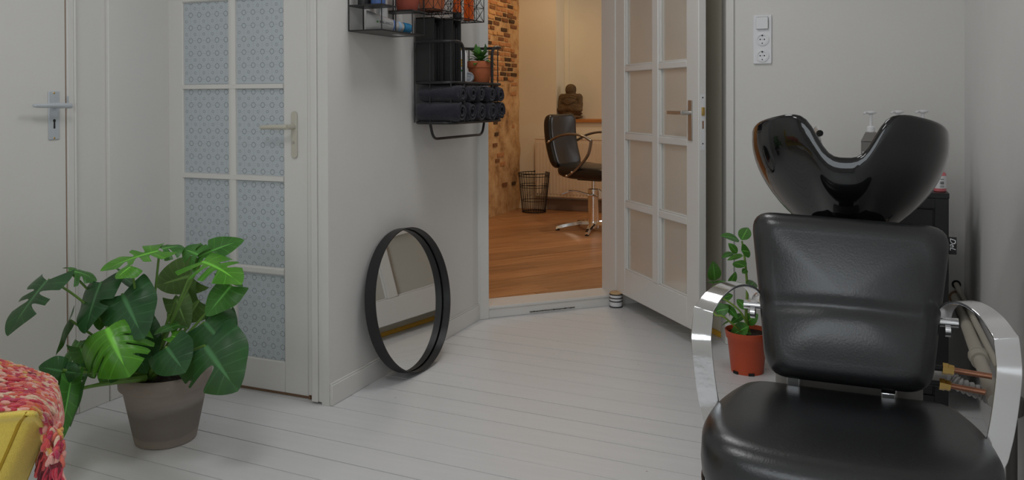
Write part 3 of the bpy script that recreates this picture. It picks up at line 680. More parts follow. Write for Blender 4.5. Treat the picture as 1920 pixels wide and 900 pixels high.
# ---------------- the open glazed door (door_3)
def dp(wd_, t, z): return Vector((HX, HY, 0))+EE*wd_+EN*t+Vector((0, 0, z))
DM = frame((HX, HY, 0), EE, (0, 0, 1))        # x along door, y up, z = -normal?  (x cross y)
sgn = 1 if (EE.cross(Vector((0, 0, 1)))).dot(EN) > 0 else -1
def dbox(mb, w0, w1, z0, z1, t0, t1): 
    return mb.prism([(w0, z0), (w1, z0), (w1, z1), (w0, z1)], t0*sgn, t1*sgn, 0, DM)
DE = onp(1310, 400, (HX, HY, 0), EN); WD = (DE-Vector((HX, HY, 0))).dot(EE)
def wz(px, py): p = onp(px, py, (HX, HY, 0), EN); return (p-Vector((HX, HY, 0))).dot(EE), p.z
w0 = wz(1154.5, 300)[0]; g0 = wz(1171, 300)[0]; g1 = wz(1223, 300)[0]; g2 = wz(1234, 300)[0]; g3 = wz(1287, 300)[0]
zb0 = wz(1300, 620.5)[1]
zrow = [wz(1287, 557)[1], wz(1287, 422)[1], wz(1287, 408)[1], wz(1287, 274)[1], wz(1287, 260)[1], wz(1287, 126)[1], wz(1287, 113)[1], wz(1287, 113)[1]+.37, wz(1287, 113)[1]+.41, 1.95, 2.06]
d3 = thing('door_3', 'white glazed door with eight frosted panes, standing open', 'door', (HX, HY, 0), kind='structure')
def dmem(nm, *a): return dbox(MB(), *a).build(nm, M['gloss'], d3, bevel=.004)
dmem('stile', w0, g0, zb0, 2.06, 0, .04); dmem('stile', g3, WD, zb0, 2.06, 0, .04)
dmem('bottom_rail', g0, g3, zb0, zrow[0], 0, .04); dmem('top_rail', g0, g3, zrow[9], 2.06, 0, .04)
for i in (1, 3, 5, 7): dmem('glazing_bar', g0, g3, zrow[i], zrow[i+1], .001, .036)
dmem('glazing_bar', g1, g2, zrow[0], zrow[9], -.002, .036)
for a, b in ((g0, g1), (g2, g3)):
    for i in (0, 2, 4, 6, 8):
        dbox(MB(), a-.001, b+.001, zrow[i]-.001, zrow[i+1]+.001, .018, .022).build('pane', M['glass'], d3)
        bd = dbox(MB(), a, a+.012, zrow[i], zrow[i+1], .006, .018); dbox(bd, a, b, zrow[i], zrow[i]+.008, .006, .018)
        bd.build('glazing_bead', M['gloss'], d3, bevel=.002)
wh = wz(1295.5, 220)[0]; zt3, zb3 = wz(1295.5, 188)[1], wz(1295.5, 263.5)[1]; zl3 = wz(1295.5, 211.5)[1]
hpl = dbox(MB(), wh-.018, wh+.018, zb3, zt3, -.006, .002).build('handle_plate', M['satin_steel'], d3, bevel=.001)
mb = MB().tube([dp(wh, 0, zl3), dp(wh, -.05, zl3)], .010, 12)
dbox(mb, wh-.125, wh+.010, zl3-.0085, zl3+.0085, -.058, -.044); mb.build('lever', M['satin_steel'], hpl, bevel=.002)
# lock in the edge of the door
lk = dbox(MB(), WD-.0005, WD+.0015, zl3-.17, zl3+.085, .010, .032).build('lock_plate', M['white_plastic'], d3)
dbox(MB(), WD+.001, WD+.009, zl3-.012, zl3+.026, .014, .028).build('latch', M['brass'], lk, bevel=.002)
dbox(MB(), WD+.001, WD+.0022, zl3-.072, zl3-.036, .018, .026).build('bolt_hole', M['gap'], lk)
for z in (zl3-.14, zl3+.07): dbox(MB(), WD+.001, WD+.002, z-.003, z+.003, .018, .024).build('screw', M['hole'], lk)
for z in (.35, 1.75): MB().tube([dp(w0-.004, .002, z), dp(w0-.004, .002, z+.09)], .007, 8).build('hinge', M['gloss'], d3)
cd = MB().tube([dp(wz(1184, 300)[0], .034, 2.0), dp(wz(1184, 300)[0], .034, wz(1184, 345)[1])], .0022, 6).tube([dp(wz(1184, 300)[0], .034, zl3), dp(wz(1184, 300)[0], .034, zl3+.035)], .004, 6).build('pull_cord', M['inkgrey'], d3)
# ================================================================== SHAMPOO CHAIR (faces the camera, backed by its basin)
CX = -.027
sc_ = thing('shampoo_chair', 'black leather backwash chair with glossy basin and chrome arms', 'chair', (CX, 2.3, 0))
def cushion(outline, T, edge, puff=.0, puffb=.0, nring=4, mtx=None, deform=None, centre=(0, 0), nf=7):
    """outline: 2-D points; thickness T along local z, rounded edge"""
    c = Vector(centre+(0,)); mb = MB(); rings = []
    def ring(sc, z): return [(c.x+(p[0]-c.x)*sc[0], c.y+(p[1]-c.y)*sc[1], z) for p in outline]
    xs = [p[0] for p in outline]; ys = [p[1] for p in outline]; hx = (max(xs)-min(xs))/2; hy = (max(ys)-min(ys))/2
    def inset(d): return ((hx-d)/hx, (hy-d)/hy)
    seq = []
    for s in (.0, .3, .6, .85): seq.append((inset(edge), s, -T/2-puffb*(1-s*s)))
    for k in range(nring*2+1):
        a = -pi/2+pi*k/(nring*2); d = edge*(1-math.cos(a)); z = (T/2-edge)*(1 if a > 0 else -1 if a < 0 else 0)+edge*math.sin(a)
        seq.append((inset(d), 1, z))
    for q in range(1, nf+1): s = 1-q/nf; seq.append((inset(edge), s, T/2+puff*(1-s*s)))
    P = []
    for (ix, iy), s, z in seq:
        row = []
        for p in outline:
            v = Vector((c.x+(p[0]-c.x)*ix*max(s, 1e-4), c.y+(p[1]-c.y)*iy*max(s, 1e-4), z))
            if deform: v = deform(v)
            row.append(mtx @ v if mtx else v)
        P.append(row)
    return mb.grid(P, wrap=True)
# seat
st_out = smoothline([(-.0, -.262), (.13, -.258), (.222, -.235), (.270, -.18), (.285, -.08), (.280, .03), (.258, .14), (.218, .225), (.12, .243), (0, .247),
                     (-.12, .243), (-.218, .225), (-.258, .14), (-.280, .03), (-.285, -.08), (-.270, -.18), (-.222, -.235), (-.13, -.258), (0, -.262)], 5)[:-1]
st_out = [Vector((p.x, p.y*.86 if p.y < 0 else p.y, 0)) for p in st_out]
def seatdef(v):
    v = v.copy(); fr = max(0, -(v.y+.05))
    v.z -= .40*fr*fr*(1.0 if v.z > 0 else .3); v.z += .012*(abs(v.x)/.27)**2*(1 if v.z > 0 else 0)
    return v
SY, SZ = 1.876, .400
cushion([(p.x, p.y) for p in st_out], .125, .048, .012, 0, 5, Matrix.Translation((CX, SY, SZ)), seatdef, (0, 0), 12).build('seat', M['leather'], sc_, angle=180, fix=True)
mb = MB(); mb.tube([Vector((CX+p.x*.985, SY+p.y*.985, SZ-.045-(.40*max(0, -(p.y+.05))**2)*.3)) for p in st_out], .004, 6, closed=True); mb.build('seam', M['leather2'], sc_)
MB().box((CX-.19, SY-.17, SZ-.10), (CX+.19, SY+.23, SZ-.058)).build('seat_frame', M['dark_plastic'], sc_, bevel=.01)
# backrest, leaning back
BW1, BW0 = .222, .178
bo = rounded([(-BW0, 0, 0), (BW0, 0, 0), (BW1*1.02, .376, 0), (-BW1*1.01, .392, 0)], .055, 6, closed=True)
bo = [(p.x, p.y) for p in bo]
# resample sides so the cushion bends
def resamp(o, n):
    P = [Vector(p+(0,)) for p in o]; P.append(P[0]); L = [0]
    for a, b in zip(P[:-1], P[1:]): L.append(L[-1]+(b-a).length)
    out = []; k = 0
    for i in range(n):
        d = L[-1]*i/n
        while L[k+1] < d: k += 1
        t = (d-L[k])/max(1e-9, L[k+1]-L[k]); q = P[k].lerp(P[k+1], t); out.append((q.x, q.y))
    return out
bo = resamp(bo, 128)
def backdef(v):
    v = v.copy(); f_ = 1 if v.z > 0 else .25
    v.z += .34*(v.y-.2)**2+f_*(.010*(1-(v.x/.22)**2)-.007*math.exp(-((v.y-.175+.25*v.x*v.x)/.018)**2)*(1-(v.x/.25)**2)+.004*math.exp(-((v.y-.10)/.05)**2))
    v.z += f_*.002*math.sin(v.x*60+v.y*30)*math.exp(-((abs(v.x)-.2)/.03)**2)
    return v
lean = math.radians(13)
BM = Matrix.Translation((CX, 2.075, .482)) @ Matrix.Rotation(pi/2-lean, 4, 'X')
cushion(bo, .098, .047, .014, .004, 6, BM, backdef, (0, .2), 26).build('backrest', M['leather'], sc_, angle=180, fix=True)
# brand tag at the backrest's right edge
tp = BM @ Vector((BW1*.985, .335, -.005))
mb = MB().box((-.002, -.0008, -.020), (.017, .0008, .020), 0, Matrix.Translation(tp)); tg = mb.build('sewn_tag', M['hole'], sc_)
text('DeL', .017, Matrix.Translation(tp+Vector((.0085, -.0012, .004))) @ Matrix.Rotation(pi/2, 4, 'X') @ Matrix.Rotation(-pi/2, 4, 'Z'), M['white_plastic'], 'lettering', tg, .0002, .35)
# two chrome brackets between seat and backrest
for px, py in ((1488, 725), (1665, 757)):
    p = ony(px, py, 2.075)
    mb = MB().prism([(-.015, -.008), (.015, -.008), (.021, .026), (-.015, .030)], -.06, .03, 0, Matrix.Translation(p) @ Matrix.Rotation(.15, 4, 'X')); mb.build('bracket', M['chrome'], sc_, bevel=.003)
# armrests: broad chrome bands
def armrest(s):
    pts = [(-.228, 2.11, .635), (-.236, 2.11, .668), (-.254, 2.085, .692), (-.282, 2.035, .702), (-.310, 1.98, .690), (-.331, 1.935, .660)]
    pts2 = [(-.331, 1.935, .660), (-.335, 1.93, .61), (-.334, 1.925, .58), (-.326, 1.92, .51), (-.315, 1.915, .45), (-.300, 1.91, .41), (-.25, 1.91, .385)]
    A = smoothline(pts, 6); B = smoothline(pts2, 5)
    L = A+B[1:]
    P = []; n = len(L)
    # band width lies in the horizontal plane, turned outwards from the seat
    for i, p in enumerate(L):
        t = i/(n-1); wid = .046
        if i > len(A): wid = .046
        T = (L[min(i+1, n-1)]-L[max(i-1, 0)]).normalized()
        W = Vector((1.0, .0, 0.0)) if i >= len(A)-1 else Vector((.75, -.66, 0)).lerp(Vector((1, 0, 0)), max(0, (i/len(A)))**2)
        W = (W-T*W.dot(T)).normalized(); Nn = T.cross(W).normalized(); th = .0055
        P.append([p+W*wid/2+Nn*th/2, p-W*wid/2+Nn*th/2, p-W*wid/2-Nn*th/2, p+W*wid/2-Nn*th/2])
    P = [[Vector((v.x*s+CX*(1-0)+(.0 if s > 0 else 0)+(.027 if s > 0 else -.027)*1, v.y, v.z)) for v in row] for row in P]
    mb = MB().grid(P, wrap=True); mb.f += [(0, 1, 2, 3), tuple(range(len(mb.v)-4, len(mb.v)))]; mb.m += [0, 0]
    o = mb.build('armrest', M['chrome'], sc_, angle=30, fix=True, bevel=.0012)
    x0 = CX+s*(-.232+.027); 
    MB().tube([(x0-s*.03, 2.11, .640), (x0+s*.045, 2.11, .640)], .011, 14).tube([(x0-s*.014, 2.11, .623), (x0-s*.003, 2.11, .623)], .016, 14).build('pivot', M['chrome'], o)
armrest(1); armrest(-1)
# basin
BC = Vector((CX-.003, 2.44, 0))
RX, RY = .246, .255
def rimz(a):
    a = abs(a)
    n = math.exp(-(a/.318)**3.4)
    base = 1.102-.034*max(0, (a-.6))-.125*(1/(1+math.exp(-(a-1.9)*2.6)))
    return base-.109*n
prof = [(.40, .745), (.44, .78), (.56, .82), (.74, .875), (.88, .93), (.965, .98)]
NA = 112; P = []
def basin_row(f): return [f(-pi+2*pi*j/NA) for j in range(NA)]
def plan(a, k, z):
    r = 1.
    sq = 1+.05*math.sin(2*a)**2
    return Vector((BC.x+math.sin(a)*RX*k*sq, BC.y-math.cos(a)*RY*k*sq, z))
def outer(u, a):
    """u 0 foot .. 1 rim (outer shell)"""
    zr = rimz(a); n = math.exp(-(abs(a)/.42)**4)
    k = .34+.68*(math.sin(u*pi/2*.98))**.80-.012*max(0, u-.85)/.15
    k -= n*.02*max(0, u-.6)/.4
    z = .785+(zr-.785)*u**1.08
    return plan(a, k, z)
for i in range(13): P.append(basin_row(lambda a: outer(i/12, a)))
def rimp(dk, dz):
    def f(a):
        n = math.exp(-(abs(a)/.42)**4)
        k = .34+.68*(math.sin(pi/2*.98))**.80-.012-n*.02
        return plan(a, k-dk-n*dk*.6, rimz(a)+dz-n*.000)
    return f
for dk, dz in ((.006, .006), (.018, .010), (.034, .011), (.052, .007), (.066, -.004)): P.append(basin_row(rimp(dk, dz)))
for u, kk in ((.8, .82), (.6, .76), (.4, .66), (.2, .46), (.1, .2), (.08, .02)):
    P.append(basin_row(lambda a: plan(a, kk, .84+(rimz(a)-.84)*u-.03)))
MB().grid(P, wrap=True).build('basin', M['gloss_black'], sc_, angle=180, fix=True)
MB().tube(smoothline([(CX-.06, 2.66, .93), (CX-.085, 2.63, 1.02), (CX-.085, 2.56, 1.06), (CX-.075, 2.50, 1.05)], 5), .010, 10).build('tap', M['chrome'], sc_)
# pedestal
MB().prism([(p.x, p.y) for p in rounded([(CX-.178, 2.20, 0), (CX+.178, 2.20, 0), (CX+.15, 2.60, 0), (CX-.15, 2.60, 0)], .07, 6, closed=True)], 0.0, .56).build('pedestal', M['grey_plastic'], sc_, bevel=.006)
MB().prism([(p.x, p.y) for p in rounded([(CX-.12, 2.28, 0), (CX+.12, 2.28, 0), (CX+.12, 2.58, 0), (CX-.12, 2.58, 0)], .05, 6, closed=True)], .56, .78).build('neck', M['dark_plastic'], sc_)
MB().box((CX-.12, 1.78, .24), (CX+.12, 2.24, .33)).build('seat_beam', M['dark_plastic'], sc_, bevel=.01)

# ================================================================== RIGHT SIDE: cabinet, bottles, pipes, small plant
cb = thing('black_cabinet', 'low black lacquered cabinet behind the shampoo chair', 'cabinet', (.05, 3.65, 0))
x0, x1, yf, yb2, zt = -.24, .304, 3.402, 3.80, .80
MB().box((x0, yf+.012, .0), (x1, yb2, zt-.02)).build('body', M['black_wood'], cb, bevel=.002)
MB().box((x0-.002, yf, zt-.02), (x1+.002, yb2+.002, zt)).build('top', M['black_wood'], cb, bevel=.002)
MB().box((x1-.045, yf, 0), (x1, yf+.02, zt-.02)).box((x0, yf, 0), (x0+.045, yf+.02, zt-.02)).box((x0+.045, yf, zt-.058), (x1-.045, yf+.02, zt-.02)).box((x0+.045, yf, 0), (x1-.045, yf+.02, .05)).build('face_frame', M['black_wood'], cb, bevel=.0015)
for i in (0, 1):
    a = x0+.048+i*(x1-x0-.096)/2; b = a+(x1-x0-.096)/2-.003
    d = MB().box((a, yf+.006, .053), (b, yf+.02, zt-.062)).build('door', M['black_wood'], cb, bevel=.0015)
    MB().blob(((a+.03 if i else b-.03), yf-.006, .45), .011, .012, .011).build('knob', M['satin_steel'], d)
# pink bottle
pb = ony(1762, 361, yf+.06)
bt = thing('pink_bottle', 'small pink bottle with white cap and label on the black cabinet', 'bottle', (pb.x, pb.y, zt))
tm = Matrix.Translation((pb.x, pb.y, zt))
MB().lathe([(.019, 0), (.022, .003), (.0225, .02), (.0225, .058), (.020, .068), (.011, .076), (.011, .082)], 24, tm).build('body', M['pink'], bt)
MB().lathe([(.0228, .013), (.0228, .060)], 24, tm, caps=False).build('label', M['white_plastic'], bt)
MB().lathe([(.0125, .080), (.0125, .087)], 20, tm).build('neck_band', M['pinkcap'], bt)
MB().lathe([(.0118, .087), (.0118, .108), (.010, .110)], 20, tm).build('cap', M['white_plastic'], bt)
mb = MB()
for i, (dz, hh) in enumerate(((.046, .003), (.035, .004), (.029, .005), (.022, .002), (.018, .002))):
    for k in range(7):
        a = -pi/2+.25+(k-3)*.09+(.02 if k % 2 else 0)
        p = Vector((math.cos(a)*.0232, math.sin(a)*.0232, dz)); mb.box((-.0004-.0003*(k % 2), -.0002, 0), (.0006, .0002, hh), 0, tm @ Matrix.Translation(p) @ Matrix.Rotation(a+pi/2, 4, 'Z'))
mb.build('barcode', M['inkdark'], bt)
# pump bottles
def pump(px, ptop, y, kind, label):
    p = ony(px, 250, y); ztop = ony(px, ptop, y).z; h = ztop-zt
    t = thing('pump_bottle', label, 'bottle', (p.x, y, zt), group='pump bottles on the black cabinet'); tm = Matrix.Translation((p.x, y, zt))
    hb = h-.085 if kind == 'dark' else h-.062
    r = .036
    if kind == 'dark':
        MB().prism([(q.x, q.y) for q in rounded([(-r, -r, 0), (r, -r, 0), (r, r, 0), (-r, r, 0)], .008, 4, closed=True)], 0, hb-.035, 0, tm).prism([(q.x, q.y) for q in rounded([(-r, -r, 0), (r, -r, 0), (r, r, 0), (-r, r, 0)], .008, 4, closed=True)], hb-.037, hb-.034, 0, tm).build('body', M['grey_plastic'], t)
        MB().grid([[tm @ Vector((x*k, y2*k, z)) for x, y2 in ((-r, -r), (r, -r), (r, r), (-r, r))] for k, z in ((1, hb-.034), (.55, hb), (.3, hb+.002))], wrap=True).build('shoulder', M['grey_plastic'], t, angle=20)
        MB().box((-r*.86, -r-.001, .02), (r*.86, -r+.001, hb-.075), 0, tm).build('label', M['white_plastic'], t)
    else:
        MB().lathe([(r-.003, 0), (r, .004), (r, hb-.035), (r*.8, hb-.012), (.015, hb), (.013, hb+.004)], 24, tm).build('body', M['white_plastic'], t)
    MB().lathe([(.015, hb), (.0155, hb+.020), (.012, hb+.024), (.006, hb+.026), (.006, h-.013)], 18, tm).build('collar', M['white_plastic'], t)
    hd = MB().lathe([(.007, h-.014), (.020, h-.009), (.021, h-.004), (.012, h-.001), (.004, h)], 20, tm)
    hd.tube([tm @ Vector((0, 0, h-.008)), tm @ Vector((-.020, -.026, h-.006)), tm @ Vector((-.026, -.034, h-.012))], .0045, 8); hd.build('pump_head', M['white_plastic'], t)
pump(1633, 208, 3.58, 'dark', 'dark grey square pump bottle with white label, behind the basin notch')
pump(1684, 207, 3.60, 'white', 'white pump bottle in the middle of the three on the cabinet')
pump(1730, 206, 3.60, 'white', 'white pump bottle nearest the right wall on the cabinet')
# pipes along the right wall
p0 = Vector((.378, YS, .303)); 
pp = thing('drain_pipe', 'thick cream plastic drain pipe along the right wall', 'pipe', (.37, 3.3, 0))
pa_ = ony(1793, 558, YS); pb_ = onx(1836, 672, .352); pc_ = pb_+(pb_-pa_)*.45
MB().tube([pa_, pb_], .021, 18).build('pipe', M['pvc'], pp)
d = (pb_-pa_).normalized()
MB().tube([pb_-d*.03, pb_+d*.035], .027, 18).tube([pb_-d*.032, pb_-d*.022], .030, 18).build('coupling', M['pvc'], pp)
MB().tube([pb_, pc_], .019, 18).build('pipe', M['pvc'], pp)
MB().lathe([(.030, -.003), (.030, .003), (.022, .004)], 18, Matrix.Translation(pa_) @ Matrix.Rotation(pi/2, 4, 'X')).build('wall_flange', M['gap'], pp)
qa = ony(1793, 533, YS); qb = onx(1872, 690, .392)
hpz = thing('heating_pipe', 'thin cream pipe running above the drain pipe', 'pipe', (qa.x, 3.4, 0))
MB().tube([qa, qb], .0105, 12).build('pipe', M['pvc'], hpz)
MB().lathe([(.018, -.003), (.018, .003), (.011, .004)], 16, Matrix.Translation(qa) @ Matrix.Rotation(pi/2, 4, 'X')).build('wall_flange', M['hole'], hpz)
cp_y = 2.62
for i, ((xa, ya_), (xb, yb_)) in enumerate((((1770, 691), (1860, 706)), ((1764, 720), (1860, 738)))):
    a = ony(xa, ya_, cp_y); b = ony(xb, yb_, cp_y-.02); b = a+(b-a)*1.0
    c = thing('copper_pipe', ('upper' if i == 0 else 'lower')+' copper water pipe with a brass fitting beside the chair', 'pipe', tuple(a), group='copper pipes behind the right armrest')
    ped = a.copy(); ped.x = CX+.13
    MB().tube([a, b], .0080, 12).build('pipe', M['copper'], c)
    MB().tube([ped, a+Vector((.004, 0, 0))], .0085, 12).build('pipe', M['dark_plastic'], c)
    MB().tube([a-Vector((.004, 0, 0)), a+Vector((.010, 0, -.001))], .0165, 6).tube([a+Vector((.010, 0, -.001)), a+Vector((.024, 0, -.003))], .0145, 6).build('fitting', M['brass'], c, angle=20)
ha = ony(1768, 706, 2.72); hb_ = ony(1850, 742, 2.72)
hs = thing('ribbed_hose', 'milky ribbed drain hose between the copper pipes', 'hose', tuple(ha))
L = smoothline([Vector((CX+.13, 2.6, ha.z+.004)), ha, ha.lerp(hb_, .4)+Vector((0, 0, -.002)), hb_, onx(1885, 765, XR-.035)], 14)
MB().tube(L, [.019+.0035*math.sin(i*2.1) for i in range(len(L))], 14).build('hose', M['hose'], hs)
tr_ = onx(1897, 760, XR-.03)
trp = thing('grey_drain_trap', 'grey round plastic drain trap by the right wall', 'pipe', tuple(tr_))
MB().lathe([(.02, -.028), (.028, -.022), (.030, 0), (.028, .022), (.02, .028)], 20, Matrix.Translation(tr_)).build('trap', M['grey_plastic'], trp)
MB().tube([tr_-Vector((0, 0, .02)), Vector((tr_.x, tr_.y, .0))], .014, 12).build('pipe', M['grey_plastic'], trp)

# switch and two sockets
sp0 = ony(1412.5, 29, YS); sp1 = ony(1447, 119.5, YS)
so = thing('switch_socket_panel', 'white wall plate with a switch above two sockets', 'switch', ((sp0.x+sp1.x)/2, YS, (sp0.z+sp1.z)/2))
cx, hw_ = (sp0.x+sp1.x)/2, (sp1.x-sp0.x)/2; H = sp0.z-sp1.z
TXs = Matrix(((1, 0, 0, cx), (0, 0, -1, YS), (0, 1, 0, sp1.z), (0, 0, 0, 1)))
MB().prism([(p.x, p.y) for p in rounded([(-hw_, 0, 0), (hw_, 0, 0), (hw_, H, 0), (-hw_, H, 0)], .006, 4, closed=True)], 0, .009, 0, TXs).build('cover_plate', M['white_plastic'], so, bevel=.002)
u = H/3
MB().prism([(p.x, p.y) for p in rounded([(-.027, 2.5*u-.028, 0), (.027, 2.5*u-.028, 0), (.027, 2.5*u+.028, 0), (-.027, 2.5*u+.028, 0)], .004, 4, closed=True)], .009, .0098, 0, TXs).build('switch_gap', M['grey_plastic'], so)
MB().prism([(p.x, p.y) for p in rounded([(-.026, 2.5*u-.027, 0), (.026, 2.5*u-.027, 0), (.026, 2.5*u+.0265, 0), (-.026, 2.5*u+.0265, 0)], .004, 4, closed=True)], .009, .014, 0, TXs @ Matrix.Rotation(.04, 4, 'X')).build('switch_rocker', M['white_plastic'], so, bevel=.0015)
for k in (.5, 1.5):
    s_ = MB().lathe([(.030, .009), (.030, .012), (.0285, .0125), (.0205, .0125), (.0195, .0095), (.001, .0092)], 28, TXs @ Matrix.Translation((0, k*u, 0))).build('socket', M['white_plastic'], so)
    mb = MB()
    for dx, dy, r_h in ((-.0092, 0, .0032), (.0092, 0, .0032), (0, 0, .0012), (0, .018, .0035), (0, -.018, .0026)):
        mb.lathe([(r_h, .0094), (r_h, .0132 if abs(dy) > .01 else .0100)], 10, TXs @ Matrix.Translation((dx, k*u+dy, 0)))
    mb.build('socket_hole', M['hole'], s_)

# door stop puck
pk = onz(1149, 577)
pkt = thing('door_stopper', 'round white and black ringed door stopper on the threshold edge', 'doorstop', (pk.x, pk.y+.03, 0)); tm = Matrix.Translation((pk.x+.01, pk.y+.028, 0))
HP = .083
MB().lathe([(.033, 0), (.034, .003), (.034, HP-.010), (.033, HP-.008)], 28, tm).build('body', M['white_plastic'], pkt)
for z in (.004, .034, .052, .071): MB().lathe([(.034, z-.003), (.0365, z-.002), (.0365, z+.002), (.034, z+.003)], 28, tm, caps=False).build('ring', M['ringblack'], pkt)
MB().lathe([(.034, HP-.009), (.034, HP-.002), (.031, HP)], 28, tm).build('wooden_top', M['puckwood'], pkt)

# round mirror leaning on the shelf wall
RM, DMR, tilt = .300, .050, math.radians(8.1)
xbm = XW+.002+2*RM*math.sin(tilt)
mn = Vector((math.cos(tilt), 0, math.sin(tilt))); mv = Vector((-math.sin(tilt), 0, math.cos(tilt)))
yaw = Matrix.Rotation(math.radians(-1.3), 3, 'Z'); mn = yaw @ mn; mv = yaw @ mv; mh = mv.cross(mn)
mc = Vector((xbm+.006, 3.065, .0015))+mv*RM
mr = thing('round_mirror', 'round mirror with a thin deep black metal rim leaning on the wall', 'mirror', (xbm, 3.065, 0))
MX = frame(mc, (0, 1, 0), mv); MX = Matrix(((mh.x, mv.x, mn.x, mc.x), (mh.y, mv.y, mn.y, mc.y), (mh.z, mv.z, mn.z, mc.z), (0, 0, 0, 1)))
MB().lathe([(RM-.006, .002), (RM-.006, 0), (RM, 0), (RM, DMR), (RM-.004, DMR), (RM-.004, .016), (RM-.006, .016)], 96, MX, caps=False).build('rim', M['black'], mr, fix=True)
MB().lathe([(RM-.004, .006), (RM-.004, .012)], 96, MX).build('mirror_glass', M['mirror'], mr, fix=True)
MB().lathe([(RM-.006, .0), (RM-.006, .004)], 64, MX).build('back_board', M['blackcard'], mr, fix=True)

# ================================================================== WALL SHELVES
def rod(mb, a, b, r=.0022, seg=6): return mb.tube([a, b], r, seg)
# box shelf
sx0, sx1 = XW+.004, XW+.152; sy0, sy1 = 2.718, 3.052; sz0 = 1.416; szu = 1.513; szt = 1.80
bsh = thing('box_shelf', 'thin black metal box shelf with two small raised trays, high on the wall', 'shelf', (XW, 2.88, sz0))
mb = MB()
ys_m, yt_m = 2.822, 2.953
for z in (sz0, szt):
    for a, b in (((sx0, sy0), (sx1, sy0)), ((sx1, sy0), (sx1, sy1)), ((sx1, sy1), (sx0, sy1)), ((sx0, sy1), (sx0, sy0))): mb.tube([(a[0], a[1], z), (b[0], b[1], z)], .0028, 6)
for x in (sx0, sx1):
    for y in (sy0, sy1): rod(mb, (x, y, sz0), (x, y, szt), .0026)
    rod(mb, (x, ys_m, sz0), (x, ys_m, szt), .0026)
    rod(mb, (x, yt_m, sz0), (x, yt_m, szu), .0024)
mb.build('frame', M['black'], bsh)
MB().box((sx0, sy0, sz0-.002), (sx1, sy1, sz0+.001)).build('bottom_tray', M['gray_tray'], bsh)
MB().box((sx0, sy0, szu-.003), (sx1, ys_m, szu+.003)).build('raised_tray', M['black'], bsh)
MB().box((sx0, yt_m, szu-.003), (sx1, sy1, szu+.003)).build('raised_tray', M['black'], bsh)
MB().box((XW+.07, 2.93, sz0-.0026), (XW+.10, 2.985, sz0-.0018)).build('price_sticker', M['white_plastic'], bsh)
# silver tube on the bottom tray
ta = at(689, 39, (Vector((sx0+.075, 2.77, 1.45))-Vector(EYE)).dot(CF)); 
tb = thing('silver_tube', 'silver cosmetic tube with blue cap lying on the bottom shelf tray', 'tube', (XW+.08, 2.86, sz0+.003))
t0 = Vector((XW+.060, 2.752, sz0+.042)); t1_ = Vector((XW+.118, 2.985, sz0+.0235)); ax = (t1_-t0); Lt = ax.length; ax.normalize()
side = Vector((ax.y, -ax.x, 0)).normalized(); upv = side.cross(ax) if side.cross(ax).z > 0 else ax.cross(side)
P = []
for i in range(13):
    t = i/12*.80; k = min(1, t/.72); hh = .040*(1-k)+.0215*k; ww = .0018*(1-k**.7)+.0215*k**.7
    P.append([t0+ax*Lt*t+upv*hh*math.sin(2*pi*j/20)+side*ww*math.cos(2*pi*j/20) for j in range(20)])
body = MB().grid(P, wrap=True); body.f.append(tuple(range(20))); body.m.append(0); body.build('body', M['silver_tube'], tb, angle=60)
FT = frame(t0, side, upv); FT = Matrix(((side.x, upv.x, ax.x, t0.x), (side.y, upv.y, ax.y, t0.y), (side.z, upv.z, ax.z, t0.z), (0, 0, 0, 1)))
MB().lathe([(.0218, Lt*.82), (.0222, Lt*.83), (.0222, Lt*.985), (.0195, Lt)], 22, FT).build('cap', M['bluecap'], tb)
def wrapband(u0, u1, m, nm, a0=0, a1=2*pi):
    P = []
    for i in range(3):
        t = u0+(u1-u0)*i/2; k = min(1, t/.72); hh = .040*(1-k)+.0215*k+.0004; ww = .0018*(1-k**.7)+.0215*k**.7+.0004
        P.append([t0+ax*Lt*t+upv*hh*math.sin(a0+(a1-a0)*j/16)+side*ww*math.cos(a0+(a1-a0)*j/16) for j in range(17)])
    MB().grid(P).build(nm, m, tb, angle=180)
vw = -1 if (Vector(EYE)-t0).dot(side) < 0 else 1
a_c = 0 if vw > 0 else pi
wrapband(.565, .60, M['bluebottle'], 'blue_stripe', a_c-1.0, a_c+1.0)
wrapband(.68, .74, mat('pale_blue', srgb(150, 178, 204), .4), 'pale_stripe', a_c-1.3, a_c+1.3)
sv = side*vw
def onface(u, h): 
    k = min(1, u/.72); ww = .0018*(1-k**.7)+.0215*k**.7; hh = .040*(1-k)+.0215*k
    return t0+ax*Lt*u+upv*h+sv*(ww*math.sqrt(max(0, 1-(h/hh)**2))+.0012)
slope = math.atan2(.0215, Lt*.8)
p = onface(.215, .002); MB().lathe([(.0042, 0), (.0042, .0008)], 16, frame(p, ax, upv)).build('green_dot', M['greenlogo'], tb)
p = onface(.40, .002); dirx = (onface(.55, .002)-onface(.25, .002)).normalized()
if vw < 0: pass
fm = frame(p, dirx, upv)
if fm.col[2].to_3d().dot(sv) < 0: fm = frame(p, -dirx, upv)
text('BALANCE', .0155, fm, M['inkgrey'], 'lettering', tb, .0002)
p = onface(.36, -.0085); fm2 = fm.copy(); fm2.translation = p
MB().box((-.022, -.0005, 0), (.022, .0005, .0004), 0, fm2).build('underline', M['inkgrey'], tb)
